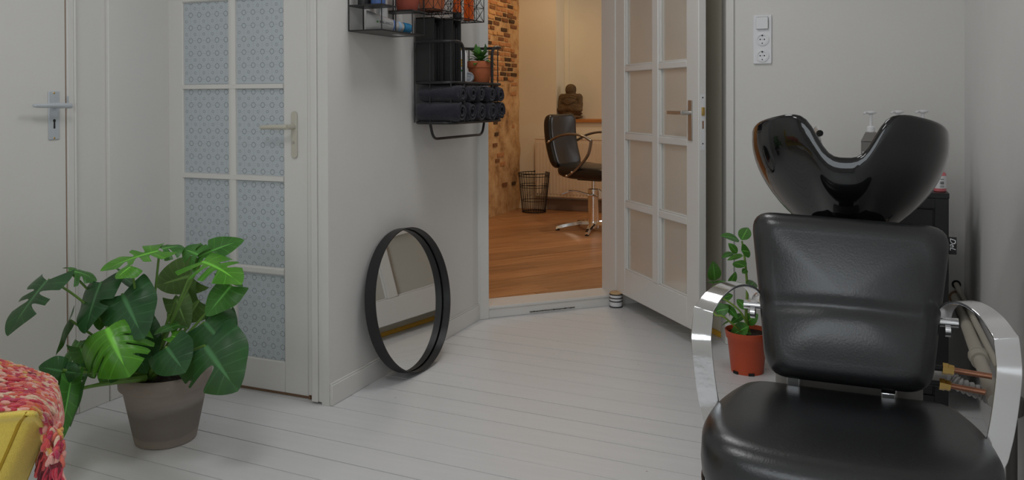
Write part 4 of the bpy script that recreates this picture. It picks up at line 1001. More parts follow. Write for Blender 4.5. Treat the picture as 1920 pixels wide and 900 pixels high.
# cans on the raised tray
def can(nm, label, cat, x, y, z, r, h, m, cap=None, group=None, capr=.9):
    t = thing(nm, label, cat, (x, y, z), group); tm = Matrix.Translation((x, y, z))
    MB().lathe([(r*.95, 0), (r, .003), (r, h-.004), (r*.94, h)], 24, tm).build('body', m, t)
    if cap: MB().lathe([(r*capr, h), (r*capr, h+.03), (r*capr*.9, h+.034)], 24, tm).build('cap', cap, t)
    return t
can('dark_jar', 'dark grey jar standing on the near raised tray', 'jar', XW+.045, 2.765, szu+.003, .026, .10, M['dark_plastic'], M['black'])
can('blue_bottle', 'blue bottle standing at the edge of the near raised tray', 'bottle', XW+.102, 2.775, szu+.003, .028, .13, M['bluebottle'], M['white_plastic'])
can('grey_can', 'silver and blue bottle standing behind the lying tube', 'bottle', XW+.052, 2.885, sz0+.001, .024, .15, M['silver_tube'], M['bluecap'])
# wire baskets beyond
def wire_basket(y0, y1, z0, h, label):
    t = thing('wire_basket', label, 'basket', (XW, (y0+y1)/2, z0), group='black wire wall baskets'); x0, x1 = XW+.004, XW+.155
    mb = MB()
    for z in (z0, z0+h):
        for a, b in (((x0, y0), (x1, y0)), ((x1, y0), (x1, y1)), ((x1, y1), (x0, y1)), ((x0, y1), (x0, y0))): mb.tube([(a[0], a[1], z), (b[0], b[1], z)], .0022, 6)
    for a, b in ((x0, y0), (x1, y0), (x1, y1), (x0, y1)): rod(mb, (a, b, z0), (a, b, z0+h), .0020)
    mb.build('frame', M['wire'], t)
    mb = MB(); 
    n = 6
    for i in range(1, n): 
        y = y0+(y1-y0)*i/n; rod(mb, (x0, y, z0), (x1, y, z0), .0013, 5)
    for i in range(1, 3): x = x0+(x1-x0)*i/3; rod(mb, (x, y0, z0), (x, y1, z0), .0013, 5)
    mb.build('floor_wires', M['wire'], t)
    for face in ('near', 'far', 'front'):
        mb = MB(); nn = 3
        if face == 'front': A, B = Vector((x1, y0, z0)), Vector((x1, y1, z0))
        elif face == 'near': A, B = Vector((x0, y0, z0)), Vector((x1, y0, z0))
        else: A, B = Vector((x0, y1, z0)), Vector((x1, y1, z0))
        rows = 4
        for i in range(nn):
            for j in range(rows):
                a = A.lerp(B, i/nn)+Vector((0, 0, h*j/rows)); b = A.lerp(B, (i+1)/nn)+Vector((0, 0, h*j/rows)); up_ = Vector((0, 0, h/rows))
                rod(mb, a, b+up_, .0011, 5); rod(mb, b, a+up_, .0011, 5)
                if i: rod(mb, a, a+up_, .0013, 5)
                if j: rod(mb, a, b, .0013, 5)
        mb.build('wire_panel', M['wire'], t)
    return t
wire_basket(3.13, 3.365, 1.538, .26, 'black wire basket with diamond mesh holding a terracotta pot')
wire_basket(3.395, 3.645, 1.522, .26, 'black wire basket with diamond mesh holding an orange tube')
def flowerpot(nm, label, c, r0, r1, h, m, soil=True, lip=.3, cat='pot', group=None):
    t = thing(nm, label, cat, c, group); tm = Matrix.Translation(c); hl = h*(1-lip)
    MB().lathe([(r0*.96, 0), (r0, .002), (r0+(r1*.93-r0)*.98, hl), (r1*.985, hl+.001), (r1, hl+.004), (r1, h-.002), (r1*.98, h), (r1*.9, h), (r1*.87, h-.006), (r1*.84, h*.82)], 36, tm, caps=False).build('pot', m, t)
    MB().lathe([(.001, .001), (r0*.96, .001)], 36, tm, caps=False).build('pot_base', m, t)
    if soil: MB().lathe([(r1*.86, h*.84), (r1*.5, h*.87), (.001, h*.88)], 36, tm, caps=False).build('soil', M['soil'], t)
    return t
flowerpot('terracotta_pot', 'dull red terracotta pot standing on the far raised tray', (XW+.100, 3.003, szu+.003), .043, .060, .13, M['terracotta_red'])
flowerpot('terracotta_pot', 'orange terracotta pot inside the nearer wire basket', (XW+.082, 3.25, 1.540), .052, .072, .14, M['terracotta'])
ot = thing('orange_tube', 'orange tube standing on its black cap in the farther wire basket', 'tube', (XW+.10, 3.50, 1.524))
tm = Matrix.Translation((XW+.098, 3.47, 1.524))
MB().lathe([(.020, 0), (.021, .002), (.021, .028), (.020, .030)], 22, tm).build('cap', M['ringblack'], ot)
MB().grid([[tm @ Vector(((.0225*(1-k)+.003*k)*math.cos(2*pi*j/22), (.0225*(1-k)+.034*k)*math.sin(2*pi*j/22), .030+.15*k)) for j in range(22)] for k in (0, .2, .4, .6, .8, 1)], wrap=True).build('body', M['orange'], ot, angle=180)
ob = thing('orange_box', 'orange packet standing behind the orange tube in the wire basket', 'packet', (XW+.115, 3.56, 1.524))
MB().box((XW+.095, 3.545, 1.524), (XW+.135, 3.575, 1.70)).build('body', M['orange'], ob, bevel=.002)

# towel rack
rx0, rx1, ry0, ry1 = XW+.012, XW+.205, 3.205, 3.762; rzt, rzs, rzb = 1.402, 1.222, 1.046
rk = thing('towel_rack', 'black metal wall rack with a shelf, towel tray and hanging bar', 'rack', (XW, 3.48, rzb))
def rring(z, r=.06): return rounded([(rx0, ry0, z), (rx1, ry0, z), (rx1, ry1, z), (rx0, ry1, z)], r, 6, closed=True)
for nm, z in (('shelf', rzs), ('tray', rzb)):
    R_ = rring(z)
    mb = MB().tube(R_, .007, 8, closed=True)
    mb.prism([(p.x, p.y) for p in R_], z-.002, z+.002)
    mb.build(nm, M['black'], rk)
yn_, yf_ = 3.318, 3.628
gl = [Vector((rx0, yn_+.04, rzt))]
left = rounded([(rx1, yn_, rzb), (rx1, yn_, rzt), (rx1, ry0, rzt), (rx0, ry0, rzt), (rx0, yn_+.1, rzt)], .055, 6)
right = rounded([(rx1, yf_, rzb), (rx1, yf_, rzt), (rx1, ry1, rzt), (rx0, ry1, rzt), (rx0, yf_-.1, rzt)], .055, 6)
mb = MB().tube(left, .0072, 10).build('guard_rail', M['black'], rk)
mb = MB().tube(right, .0072, 10).build('guard_rail', M['black'], rk)
MB().tube([(rx0, yn_+.1, rzt), (rx0, yf_-.1, rzt)], .005, 8).build('back_rail', M['black'], rk)
for x, y in ((rx0+.006, ry0+.002), (rx0+.085, ry0), (rx1-.012, ry0+.012), (rx0+.006, ry1), (rx1-.02, ry1-.02)):
    MB().tube([(x, y, rzb), (x, y, rzt)], .0028, 7).build('guard_wire', M['black'], rk)
MB().tube(rounded([(XW+.085, 3.225, rzb), (XW+.085, 3.255, .972), (XW+.085, 3.775, .972), (XW+.085, 3.80, rzb)], .045, 6), .0062, 10).build('hanging_bar', M['black'], rk)
# towels
def towel(cx, cy, cz, L, r, label, seed):
    rg = random.Random(seed); t = thing('rolled_towel', label, 'towel', (cx, cy, cz-r), group='dark navy rolled towels in the rack')
    n, sg = 14, 26; P = []
    for i in range(n+1):
        u = i/n; x = cx-L/2+L*u; e = 1
        if u < .12: e = math.sqrt(max(.02, 1-((.12-u)/.12)**2))*.98
        if u > .93: e = .97-.12*((u-.93)/.07)**2
        row = []
        for j in range(sg):
            a = 2*pi*j/sg; rr = r*e*(1+.05*math.sin(3*a+seed)+.035*math.sin(5*a+u*7+seed*2)+.02*rg.uniform(-1, 1))
            row.append(Vector((x+.003*math.sin(a*2+seed), cy+rr*math.cos(a)*1.2, cz+rr*math.sin(a)*.96)))
        P.append(row)
    # rolled end: concentric folds
    for k, dx in ((.80, .004), (.66, -.010), (.55, .0), (.40, -.014), (.28, -.006), (.14, -.022), (.02, -.03)):
        P.append([Vector((cx+L/2+dx+.003*math.sin(2*pi*j/sg*2+seed), cy+r*k*(1+.1*math.sin(2*pi*j/sg+seed*3))*math.cos(2*pi*j/sg)+.002, cz+r*k*(1+.08*math.sin(4*pi*j/sg+seed))*math.sin(2*pi*j/sg)-.002)) for j in range(sg)])
    mb = MB().grid(P, wrap=True); mb.f.append(tuple(range(sg))); mb.m.append(0)
    mb.build('roll', M['towel'], t, angle=180)
    # loose flap edge of the rolled cloth
    sp = [(.92-.10*k/20) for k in range(21)]
    pts = [Vector((cx+L/2+.002, cy+r*(.9-.65*k/40)*math.cos(.8+k*.30+seed), cz+r*(.9-.65*k/40)*math.sin(.8+k*.30+seed))) for k in range(41)]
    MB().tube(pts, .0055, 7).build('rolled_edge', M['towel'], t)
names = ['first from the near end', 'second from the near end', 'third from the near end', 'fourth from the near end', 'fifth, at the far end']
for i, y in enumerate((3.240, 3.358, 3.472, 3.582, 3.700)):
    L = .222-(.012 if i else 0)+.006*(i % 2)
    towel(XW+.010+L/2, y, rzb+.003+.0455, L, .0440, 'dark navy rolled towel in the lower row, %s' % names[i], i+1)
    towel(XW+.016+L/2, y+(.006 if i < 2 else -.008), rzb+.003+.0455+.079, L-.012, .0385, 'dark navy rolled towel in the upper row, %s' % names[i], i+11)
# things on the rack's shelf
def magbox(y, x, label, lean):
    t = thing('magazine_box', label, 'box', (x, y, rzs+.003)); h = .285; d = .092; wdt = .085
    mt = Matrix.Translation((x, y, rzs+.004)) @ Matrix.Rotation(lean, 4, 'Y')
    MB().box((-d/2, -wdt/2, 0), (d/2, -wdt/2+.004, h), 0, mt).box((-d/2, wdt/2-.004, 0), (d/2, wdt/2, h), 0, mt).box((-d/2, -wdt/2, 0), (d/2, wdt/2, .004), 0, mt).box((-d/2, -wdt/2+.004, 0), (-d/2+.004, wdt/2-.004, h), 0, mt).box((-d/2, -wdt/2, h-.004), (d/2, wdt/2, h), 0, mt).build('box', M['blackcard'], t, smooth=False)
    mb = MB()
    for i in range(8): mb.box((-d/2+.006, -wdt/2+.006+i*.0092, .006), (d/2-.012-.004*(i % 3), -wdt/2+.012+i*.0092, h-.02-.008*(i % 4)), 0, mt)
    mb.build('contents', M['dark_plastic'], t, smooth=False)
magbox(3.262, XW+.064, 'tall black open-fronted box nearest the near end of the rack', 0)
magbox(3.375, XW+.098, 'tall black open-fronted box beside the white bottle on the rack', 0)
wbp = thing('white_bottle', 'white bottle with yellow top beside the tall black boxes', 'bottle', (XW+.125, 3.455, rzs+.003)); tm = Matrix.Translation((XW+.118, 3.462, rzs+.003))
MB().lathe([(.030, 0), (.032, .004), (.032, .135), (.024, .150), (.017, .153)], 24, tm).build('body', M['white_plastic'], wbp)
MB().lathe([(.018, .153), (.018, .170), (.016, .173)], 20, tm).build('cap', M['yellow'], wbp)
mb = MB()
for k, (zz_, c) in enumerate(((.10, 0), (.088, 0), (.075, 0), (.052, 1))): mb.box((-.004, -.0004, 0), (.004, .0004, .009), c, tm @ Matrix.Translation((math.cos(-.9)*.0322, math.sin(-.9)*.0322, zz_)) @ Matrix.Rotation(-.9+pi/2, 4, 'Z'))
mb.build('printed_marks', [M['yellow'], M['greenlogo']], wbp)
lc = ony(878, 144, 3.45); lc = onx(879, 144, rx1-.035)
ly = thing('silver_spray_can', 'silver can lying on its side in front of the succulent pot', 'can', (rx1-.09, lc.y, rzs+.003)); r_ = .0262
ce = onx(878.5, 144, rx1-.05); dc = Vector((.46, -.885, 0)).normalized()
cm = Matrix.Translation((ce.x, ce.y, rzs+.003+r_)) @ Vector((0, 0, 1)).rotation_difference(dc).to_matrix().to_4x4() @ Matrix.Translation((0, 0, -.128))
MB().lathe([(r_*.9, 0), (r_, .003), (r_, .125), (r_*.97, .128), (r_*.80, .129), (r_*.78, .124), (r_*.5, .123), (r_*.46, .128), (r_*.3, .128), (r_*.25, .124), (.001, .124)], 28, cm).build('body', mat('grey_metal_can', srgb(150, 152, 156), .35, metal=.6), ly)
pc = onx(902, 157, XW+.135); 
fp = flowerpot('potted_succulent', 'small terracotta pot with a leafy green succulent on the rack shelf', (XW+.130, pc.y, rzs+.003), .044, .0635, .108, M['terracotta'], cat='plant')

# ------------------------------------------------------------------ leaves
def leaf_simple(mb, base, tip, normal, width, curl=.15, n=8, m=4, fold=.12, uvs=None, shape=1.0):
    base, tip = Vector(base), Vector(tip); d = tip-base; L = d.length; d.normalize(); nn = (Vector(normal)-d*Vector(normal).dot(d)).normalized(); s = d.cross(nn)
    P = []
    for i in range(n+1):
        u = i/n; wv = width*math.sin(pi*min(1, u**(.8*shape)*.985+.008))**.72; c = base+d*(L*u)-nn*(curl*L*u*u)+nn*curl*L*.25*math.sin(pi*u)
        row = []
        for j in range(-m, m+1):
            v = j/m; row.append(c+s*(wv*v)+nn*(fold*wv*abs(v)-.25*wv*fold*v*v))
            if uvs is not None: uvs.append((v*.5, u))
        P.append(row)
    mb.grid(P); return mb
def setuv(o, uvs):
    me = o.data; ul = me.uv_layers.new(name='UVMap'); idx = np.empty(len(me.loops), dtype=np.int32); me.loops.foreach_get('vertex_index', idx)
    a = np.array(uvs, dtype=np.float32)[idx]; ul.data.foreach_set('uv', a.ravel())
rg = random.Random(5); cb_ = Vector((XW+.130, pc.y, rzs+.108))
for i in range(26):
    a = i*2.4; el = -.05+1.15*(i/26); l = .036+.022*rg.random()
    b0 = cb_+Vector((math.cos(a)*.010, math.sin(a)*.010, -.006+.034*(i/26))); d = Vector((math.cos(a)*math.cos(el), math.sin(a)*math.cos(el), math.sin(el)))
    uv = []; mb = leaf_simple(MB(), b0, b0+d*l*1.35, (0, 0, 1) if el < .9 else (math.cos(a), math.sin(a), .3), .0165, .25, 6, 3, .2, uv)
    o = mb.build('leaf', M['leafmid' if i % 3 else 'leafdark'], fp, angle=180); setuv(o, uv)
MB().tube([cb_-Vector((0, 0, .015)), cb_+Vector((0, 0, .035))], .004, 8).build('stem', M['stem'], fp)

# ================================================================== MONSTERA
PC = Vector((-2.172, 2.128, 0))
pr0, pr1, ph = .0985, .150, .237
mon = thing('potted_monstera', 'large split-leaf plant in a weathered grey clay pot by the glazed closet door', 'plant', PC)
tm = Matrix.Translation(PC)
MB().lathe([(pr0*.97, 0), (pr0, .003), (pr0+.036, ph-.056), (pr1*.955, ph-.051), (pr1*.985, ph-.046), (pr1, ph-.012), (pr1*.99, ph-.003), (pr1*.96, ph), (pr1*.91, ph-.003), (pr1*.89, ph-.02), (pr1*.86, ph-.05)], 56, tm, caps=False).build('pot', M['pot'], mon, angle=50)
MB().lathe([(.001, .002), (pr0*.97, .002)], 40, tm, caps=False).build('pot_base', M['pot'], mon)
P = [[tm @ Vector((r*math.cos(2*pi*j/40), r*math.sin(2*pi*j/40), ph-.022+.012*math.sin(r*90+j)+.01*rg.random()-(.0 if r < .12 else .008))) for j in range(40)] for r in (.001, .03, .06, .09, .115, pr1*.885)]
MB().grid(P, wrap=True).build('soil', M['soil'], mon, angle=180)

def leaf_big(A, T, normal, wid, splits, droop, mname, seed, fold=.16, cup=.55, wav=.02):
    """heart-shaped split leaf. A petiole end, T tip; wid = half width / length; splits = [(side, s, depth, width)]"""
    A, T = Vector(A), Vector(T); d = T-A; L = d.length; d.normalize(); nn = Vector(normal); nn = (nn-d*nn.dot(d)).normalized(); sd = d.cross(nn); rg = random.Random(seed)
    ns, nt_ = 46, 7; vs = []; uv = []; fs = []
    ph_ = rg.uniform(0, 6)
    def place(x, y):
        # x along the midrib (0 petiole, 1 tip), y sideways, in leaf lengths
        b = droop*x*x*(1 if x > 0 else .3)
        k = A+d*(L*(x-.18*droop*max(0, x)**3))-nn*(L*b)
        z = fold*abs(y)-(cup)*y*y+wav*math.sin(x*9+ph_+(2 if y > 0 else 0))*min(1, abs(y)*3)
        return k+sd*(L*y*(1-.15*abs(cup)*abs(y)))+nn*(L*z)
    for side in (-1, 1):
        o = len(vs)
        for i in range(ns+1):
            s = i/ns
            # margin curve: s 0 = sinus next to the petiole, 1 = tip
            th_ = s*pi
            mx = -.20*math.sin(min(1, s/.32)*pi)**.8*(1 if s < .32 else 0)+(max(0, (s-.16))/.84)**1.15*(1.0)
            if s < .16: mx = -.20*math.sin(s/.32*pi)**.8
            elif s < .32: mx += 0
            my = wid*(math.sin(min(1, (s*.97+.03))**.72*pi))**.62*(1-.10*s)
            if s > .9: my *= (1-((s-.9)/.1)**2*.15)
            ox = max(0, mx-.22-.1*s) if s > .16 else 0
            ox = .02+.74*max(0, (s-.10)/.9)**1.25
            tm_ = 1.
            for (sd_, sc, dp_, wd_) in splits:
                if sd_ == side or sd_ == 0:
                    q = abs(s-sc)/wd_
                    if q < 1: tm_ = min(tm_, 1-dp_*(1-q**3))
            for j in range(nt_+1):
                t = j/nt_*tm_
                x = ox+(mx-ox)*t**(1.0); y = side*my*t
                x += .05*math.sin(t*pi)*.3
                vs.append(place(x, y)); uv.append((side*t*.5, s))
        for i in range(ns):
            for j in range(nt_):
                a, b, c, e = o+i*(nt_+1)+j, o+i*(nt_+1)+j+1, o+(i+1)*(nt_+1)+j+1, o+(i+1)*(nt_+1)+j
                fs.append((a, b, c, e) if side > 0 else (a, e, c, b))
    mb = MB(); mb.add(vs, fs)
    ob = mb.build('leaf', M[mname], mon, angle=180); setuv(ob, uv)
    return ob
crown = at(276, 706, 2.735); crown.z = ph-.014
def petiole(A, bulge=.25, r=.0050, base=None, m='stem'):
    b = Vector(base) if base else crown+Vector((rg.uniform(-.012, .012), rg.uniform(-.008, .02), 0)); A = Vector(A); mid = b.lerp(A, .55)+Vector((0, 0, bulge*(A-b).length*.35))
    L = [b*(1-t)**2+mid*2*t*(1-t)+A*t*t for t in [i/14 for i in range(15)]]
    MB().tube(L, [r*1.9-(r*1.15)*min(1, i/9) if i < 9 else r*.78 for i in range(15)], 9).build('petiole', M[m], mon)
TOCAM = -CF
UP = Vector((0, 0, 1))
def nrm(c, u, r=0.): return TOCAM*c+UP*u+CR*r
# (attach px,py,t) (tip px,py,t) normal(cam,up,right) half-width splits droop material petiole?
B4 = lambda d=.62: [(0, .34, d, .045), (0, .50, d, .05), (0, .66, d*.95, .05), (0, .80, d*.8, .04)]
LV = [
 ((90, 524, 2.58), (4, 624, 2.42), nrm(.35, 1, -.3), .42, [(1, .38, .75, .06), (1, .58, .8, .07), (-1, .45, .8, .07), (-1, .66, .7, .05)], .10, 'leafdark', .5),
 ((128, 508, 2.66), (188, 512, 2.70), nrm(.25, 1, .1), .72, [(1, .34, .75, .07), (1, .6, .6, .06), (-1, .45, .7, .06)], .30, 'leafmid', .45),
 ((190, 528, 2.66), (150, 622, 2.52), nrm(.75, .55, -.45), .48, [(-1, .62, .6, .05)], .10, 'leafdark', .2),
 ((229, 551, 2.62), (268, 634, 2.52), nrm(.9, .45, .1), .52, [], .05, 'leafdark', .2),
 ((200, 614, 2.52), (232, 690, 2.42), nrm(.65, .95, -.1), .74, [(1, .46, .66, .030), (1, .64, .62, .028), (-1, .42, .72, .034), (-1, .62, .70, .034), (-1, .80, .5, .025)], .42, 'leafbright', .2),
 ((299, 470, 2.72), (184, 497, 2.60), nrm(.35, 1, -.15), .40, [(1, .42, .8, .07), (1, .62, .8, .06), (-1, .36, .7, .05), (-1, .58, .82, .06), (-1, .76, .7, .05)], .12, 'leafbright', 0),
 ((303, 467, 2.74), (346, 455, 2.80), nrm(.3, 1, .1), .75, [(1, .40, .8, .07), (-1, .5, .7, .07)], .18, 'leafmid', None),
 ((246, 499, 2.60), (215, 520, 2.56), nrm(.35, 1, 0), .80, [(1, .5, .5, .05)], .12, 'leafbright', 0),
 ((228, 519, 2.76), (282, 549, 2.84), nrm(.5, 1, .1), .32, [(1, .5, .5, .05)], .1, 'leafdark', None),
 ((370, 483, 2.76), (455, 440, 2.80), nrm(.75, .7, -.1), .36, [(1, .52, .88, .06), (1, .3, .7, .05), (-1, .40, .7, .06)], .18, 'leafmid', .05),
 ((372, 478, 2.74), (341, 464, 2.78), nrm(.7, .7, -.3), .60, [(0, .45, .8, .08)], .1, 'leafmid', None),
 ((378, 490, 2.70), (452, 512, 2.60), nrm(.45, 1, .2), .48, [(1, .30, .82, .05), (1, .47, .88, .05), (1, .66, .85, .05), (-1, .5, .75, .05), (-1, .7, .7, .05)], .22, 'leafbright', .1),
 ((414, 508, 2.76), (462, 534, 2.80), nrm(.5, .9, .3), .34, [(1, .5, .7, .06)], .15, 'leafmid', None),
 ((434, 535, 2.72), (385, 592, 2.66), nrm(.9, .4, -.15), .50, [], .06, 'leafmid', .1),
 ((360, 516, 2.90), (288, 538, 2.96), nrm(.9, -.2, -.2), .42, [], .05, 'leafback', .1),
 ((374, 563, 2.88), (312, 604, 2.92), nrm(.9, -.15, 0), .46, [(1, .5, .5, .05)], .05, 'leafback', .1),
 ((383, 604, 2.68), (428, 654, 2.60), nrm(.9, .5, .1), .66, [], .08, 'leafdark', .15),
 ((414, 595, 2.78), (428, 654, 2.78), nrm(.9, .3, .3), .50, [], .06, 'leafdark', .15),
 ((384, 648, 2.58), (444, 732, 2.46), nrm(.9, .5, .05), .58, [(1, .60, .86, .10), (1, .42, .3, .03)], .05, 'leafdark', .2),
 ((312, 651, 2.56), (346, 697, 2.48), nrm(.9, .5, .05), .60, [], .06, 'leafdark', .2),
 ((336, 672, 2.66), (360, 714, 2.64), nrm(.9, .4, .1), .42, [], .05, 'leafdark', None),
 ((321, 630, 2.66), (364, 640, 2.66), nrm(.4, 1, 0), .40, [], .1, 'leafbright', None),
 ((336, 609, 2.72), (289, 618, 2.64), nrm(.3, 1, 0), .34, [], .2, 'leafmid', .1),
 ((117, 696, 2.46), (76, 688, 2.40), nrm(.95, .45, 0), .62, [], .15, 'leafdark', None),
 ((119, 697, 2.47), (150, 700, 2.46), nrm(.95, .4, 0), .62, [], .12, 'leafdark', None),
 ((140, 705, 2.54), (158, 668, 2.60), nrm(.8, .4, 0), .48, [], .1, 'leafdark', None),
 ((134, 706, 2.48), (114, 832, 2.34), nrm(.55, .25, .8), .17, [(1, .6, .6, .05)], .05, 'leafmid', None),
 ((131, 600, 2.60), (100, 668, 2.50), nrm(.25, .3, -1), .42, [], .05, 'leafdark', .1),
 ((150, 640, 2.66), (122, 682, 2.60), nrm(.8, .5, -.4), .62, [(1, .5, .5, .05)], .08, 'leafmid', .1),
 ((190, 560, 2.72), (186, 620, 2.68), nrm(.9, .2, .1), .42, [], .05, 'leafmid', .1),
 ((204, 655, 2.64), (190, 724, 2.60), nrm(.9, .15, -.2), .40, [], .05, 'leafmid', None),
 ((150, 720, 2.50), (128, 800, 2.40), nrm(.7, .2, -.4), .26, [], .05, 'leafdark', None),
 ((262, 612, 2.70), (292, 668, 2.66), nrm(.9, .3, .2), .5, [], .06, 'leafdark', .1),
 ((168, 560, 2.70), (172, 606, 2.64), nrm(.8, .4, -.3), .5, [], .06, 'leafdark', .1),
 ((330, 560, 2.82), (352, 618, 2.80), nrm(.9, .1, .2), .42, [(1, .5, .5, .05)], .05, 'leafback', .1),
 ((225, 690, 2.58), (206, 718, 2.54), nrm(.9, .3, 0), .5, [], .06, 'leafdark', None),
 ((150, 650, 2.58), (176, 712, 2.58), nrm(.9, .2, -.1), .42, [], .06, 'leafmid', .1),
 ((252, 650, 2.66), (275, 700, 2.62), nrm(.9, .3, .1), .45, [], .05, 'leafdark', None),
]
for i, (a, t, n_, wdt, spl, dr, mn_, bul) in enumerate(LV):
    A, T = at(*a), at(*t)
    leaf_big(A, T, n_, wdt, spl, dr, mn_, i, fold=.15, cup=1.5 if i == 4 else .7 if wdt > .4 else .4)
    if bul is not None: petiole(A, bul)
for (px, py, t) in ((117, 694, 2.46), (150, 690, 2.55)): petiole(at(px, py, t), .0, .0055)
petiole(at(113, 738, 2.44), .10, .0068, at(272, 708, 2.70)); petiole(at(196, 690, 2.60), .12, .0066, at(270, 707, 2.71))
petiole(at(318, 590, 2.74), .0, .0065); petiole(at(350, 615, 2.74), .05, .006)
for (px, py, t) in ((300, 640, 2.72), (258, 640, 2.70), (240, 660, 2.68)): petiole(at(px, py, t), .05, .0065)

# ================================================================== SMALL PLANT behind the chair
pc2 = onz(1398, 703); pc2 = Vector((pc2.x, pc2.y+.055, 0))
sp2 = thing('young_rubber_plant', 'young leafy plant in an orange plastic pot behind the left armrest', 'plant', pc2)
tm = Matrix.Translation(pc2); hP = (at(1390, 618, (pc2-Vector(EYE)).dot(CF)).z)
R1, R0 = .092, .066
MB().lathe([(R0*.97, .006), (R0, 0), (R0+(R1*.93-R0)*.8, hP*.80), (R1*.95, hP*.82), (R1*.99, hP*.985), (R1, hP), (R1*.95, hP), (R1*.92, hP*.95), (R1*.85, hP*.8)], 44, tm, caps=False).build('pot', M['redplastic'], sp2, angle=60)
for a in (-2.2, -1.2): MB().box((-.012, -.004, -.001), (.012, .004, .010), 0, tm @ Matrix.Translation((math.cos(a)*(R0+.0008), math.sin(a)*(R0+.0008), .001)) @ Matrix.Rotation(a+pi/2, 4, 'Z')).build('drain_slot', M['hole'], sp2)
MB().lathe([(R1*.93, hP*.90), (R1*.5, hP*.92), (.001, hP*.93)], 36, tm, caps=False).build('soil', M['soil'], sp2)
tq = (pc2-Vector(EYE)).dot(CF)
def q2(px, py, dt=0): return at(px, py, tq+dt)
sb = Vector((pc2.x+.005, pc2.y, hP*.9))
stem1 = smoothline([sb, q2(1399, 590), q2(1401, 545), q2(1397, 490), q2(1391, 452)], 5)
MB().tube(stem1, [.0075-.004*i/len(stem1) for i in range(len(stem1))], 9).build('stem', M['stem2'], sp2)
st2 = smoothline([sb+Vector((-.015, -.02, 0)), q2(1374, 608, -.06), q2(1355, 593, -.08), q2(1338, 586, -.06), q2(1338, 535, -.02)], 5)
MB().tube(st2, .0042, 8).build('stem', M['stem2'], sp2)
st3 = smoothline([sb+Vector((.01, -.01, 0)), q2(1392, 590, -.05), q2(1372, 570, -.05), q2(1352, 558, -.04)], 5); MB().tube(st3, .004, 8).build('stem', M['stem2'], sp2)
LV2 = [((1386, 451), (1353, 439), nrm(.5, 1, 0), 13), ((1390, 450), (1404, 424), nrm(.9, .4, -.2), 12), ((1382, 475), (1367, 456), nrm(.8, .6, 0), 8), ((1390, 470), (1408, 472), nrm(.8, .6, .2), 14),
       ((1374, 474), (1355, 481), nrm(.6, .9, 0), 7), ((1393, 480), (1362, 485), nrm(.5, 1, -.2), 9), ((1398, 500), (1374, 490), nrm(.7, .6, 0), 12), ((1400, 505), (1392, 512), nrm(.7, .6, 0), 6),
       ((1340, 526), (1338, 494), nrm(1, .2, -.1), 13), ((1338, 532), (1326, 524), nrm(.8, .6, 0), 6), ((1340, 530), (1368, 526), nrm(.3, 1, 0), 5), ((1368, 533), (1380, 512), nrm(.9, .3, .2), 8),
       ((1342, 584), (1366, 578), nrm(.9, .5, 0), 13), ((1338, 586), (1334, 562), nrm(.8, .3, -.5), 9), ((1352, 560), (1374, 552), nrm(.7, .7, 0), 9), ((1366, 572), (1370, 594), nrm(.6, .1, .8), 6), ((1358, 570), (1384, 596), nrm(.6, .7, .1), 9),
       ((1368, 603), (1351, 609), nrm(.5, .9, 0), 6), ((1404, 612), (1366, 630), nrm(.8, .6, -.1), 15), ((1407, 622), (1391, 630), nrm(.8, .6, 0), 8), ((1394, 590), (1372, 604), nrm(.7, .6, 0), 8), ((1402, 540), (1418, 525), nrm(.8, .6, 0), 11), ((1400, 580), (1382, 560), nrm(.8, .5, 0), 9), ((1398, 605), (1420, 590), nrm(.8, .5, .2), 12)]
for i, (a, b, n_, wpx) in enumerate(LV2):
    uv = []; A = q2(a[0], a[1], -.05+.03*(i % 3)); T = q2(b[0], b[1], -.07+.04*((i*7) % 4)); ww = wpx*tq/FOC
    o = leaf_simple(MB(), A, T, n_, ww, .10, 9, 4, .12, uv).build('leaf', M['leafrub' if i % 4 else 'leafmid'], sp2, angle=180); setuv(o, uv)

# ================================================================== ARMCHAIR AND THROW (lower left corner)
def AT(px, py, t): return at(px, py, t)
ach = thing('yellow_armchair', 'mustard yellow fabric armchair with piped seams, cut off by the frame', 'armchair', onz(-150, 1000))
T0 = 1.52
rowsA = [
 [AT(-420, 742, 2.05), AT(-60, 716, 2.05), AT(24, 710, 2.03), AT(60, 724, 1.98), AT(74, 772, 1.90)],
 [AT(-420, 775, T0+.04), AT(-60, 772, T0+.02), AT(50, 767, T0), AT(71, 776, T0+.03), AT(86, 804, T0+.08)],
 [AT(-440, 800, T0-.02), AT(-80, 800, T0-.02), AT(38, 792, T0-.012), AT(64, 800, T0+.02), AT(80, 822, T0+.075)],
 [AT(-470, 880, T0-.03), AT(-110, 880, T0-.03), AT(1, 876, T0-.015), AT(32, 884, T0+.02), AT(49, 898, T0+.075)],
 [AT(-500, 990, T0-.03), AT(-170, 990, T0-.03), AT(-52, 986, T0-.015), AT(-18, 994, T0+.02), AT(2, 1008, T0+.075)],
]
def gridsmooth(rows, n):
    R1 = [smoothline(r, n) for r in rows]; C = list(zip(*R1)); C = [smoothline(c, n) for c in C]; return [list(r) for r in zip(*C)]
G = gridsmooth(rowsA, 5)
mb = MB().grid(G); 
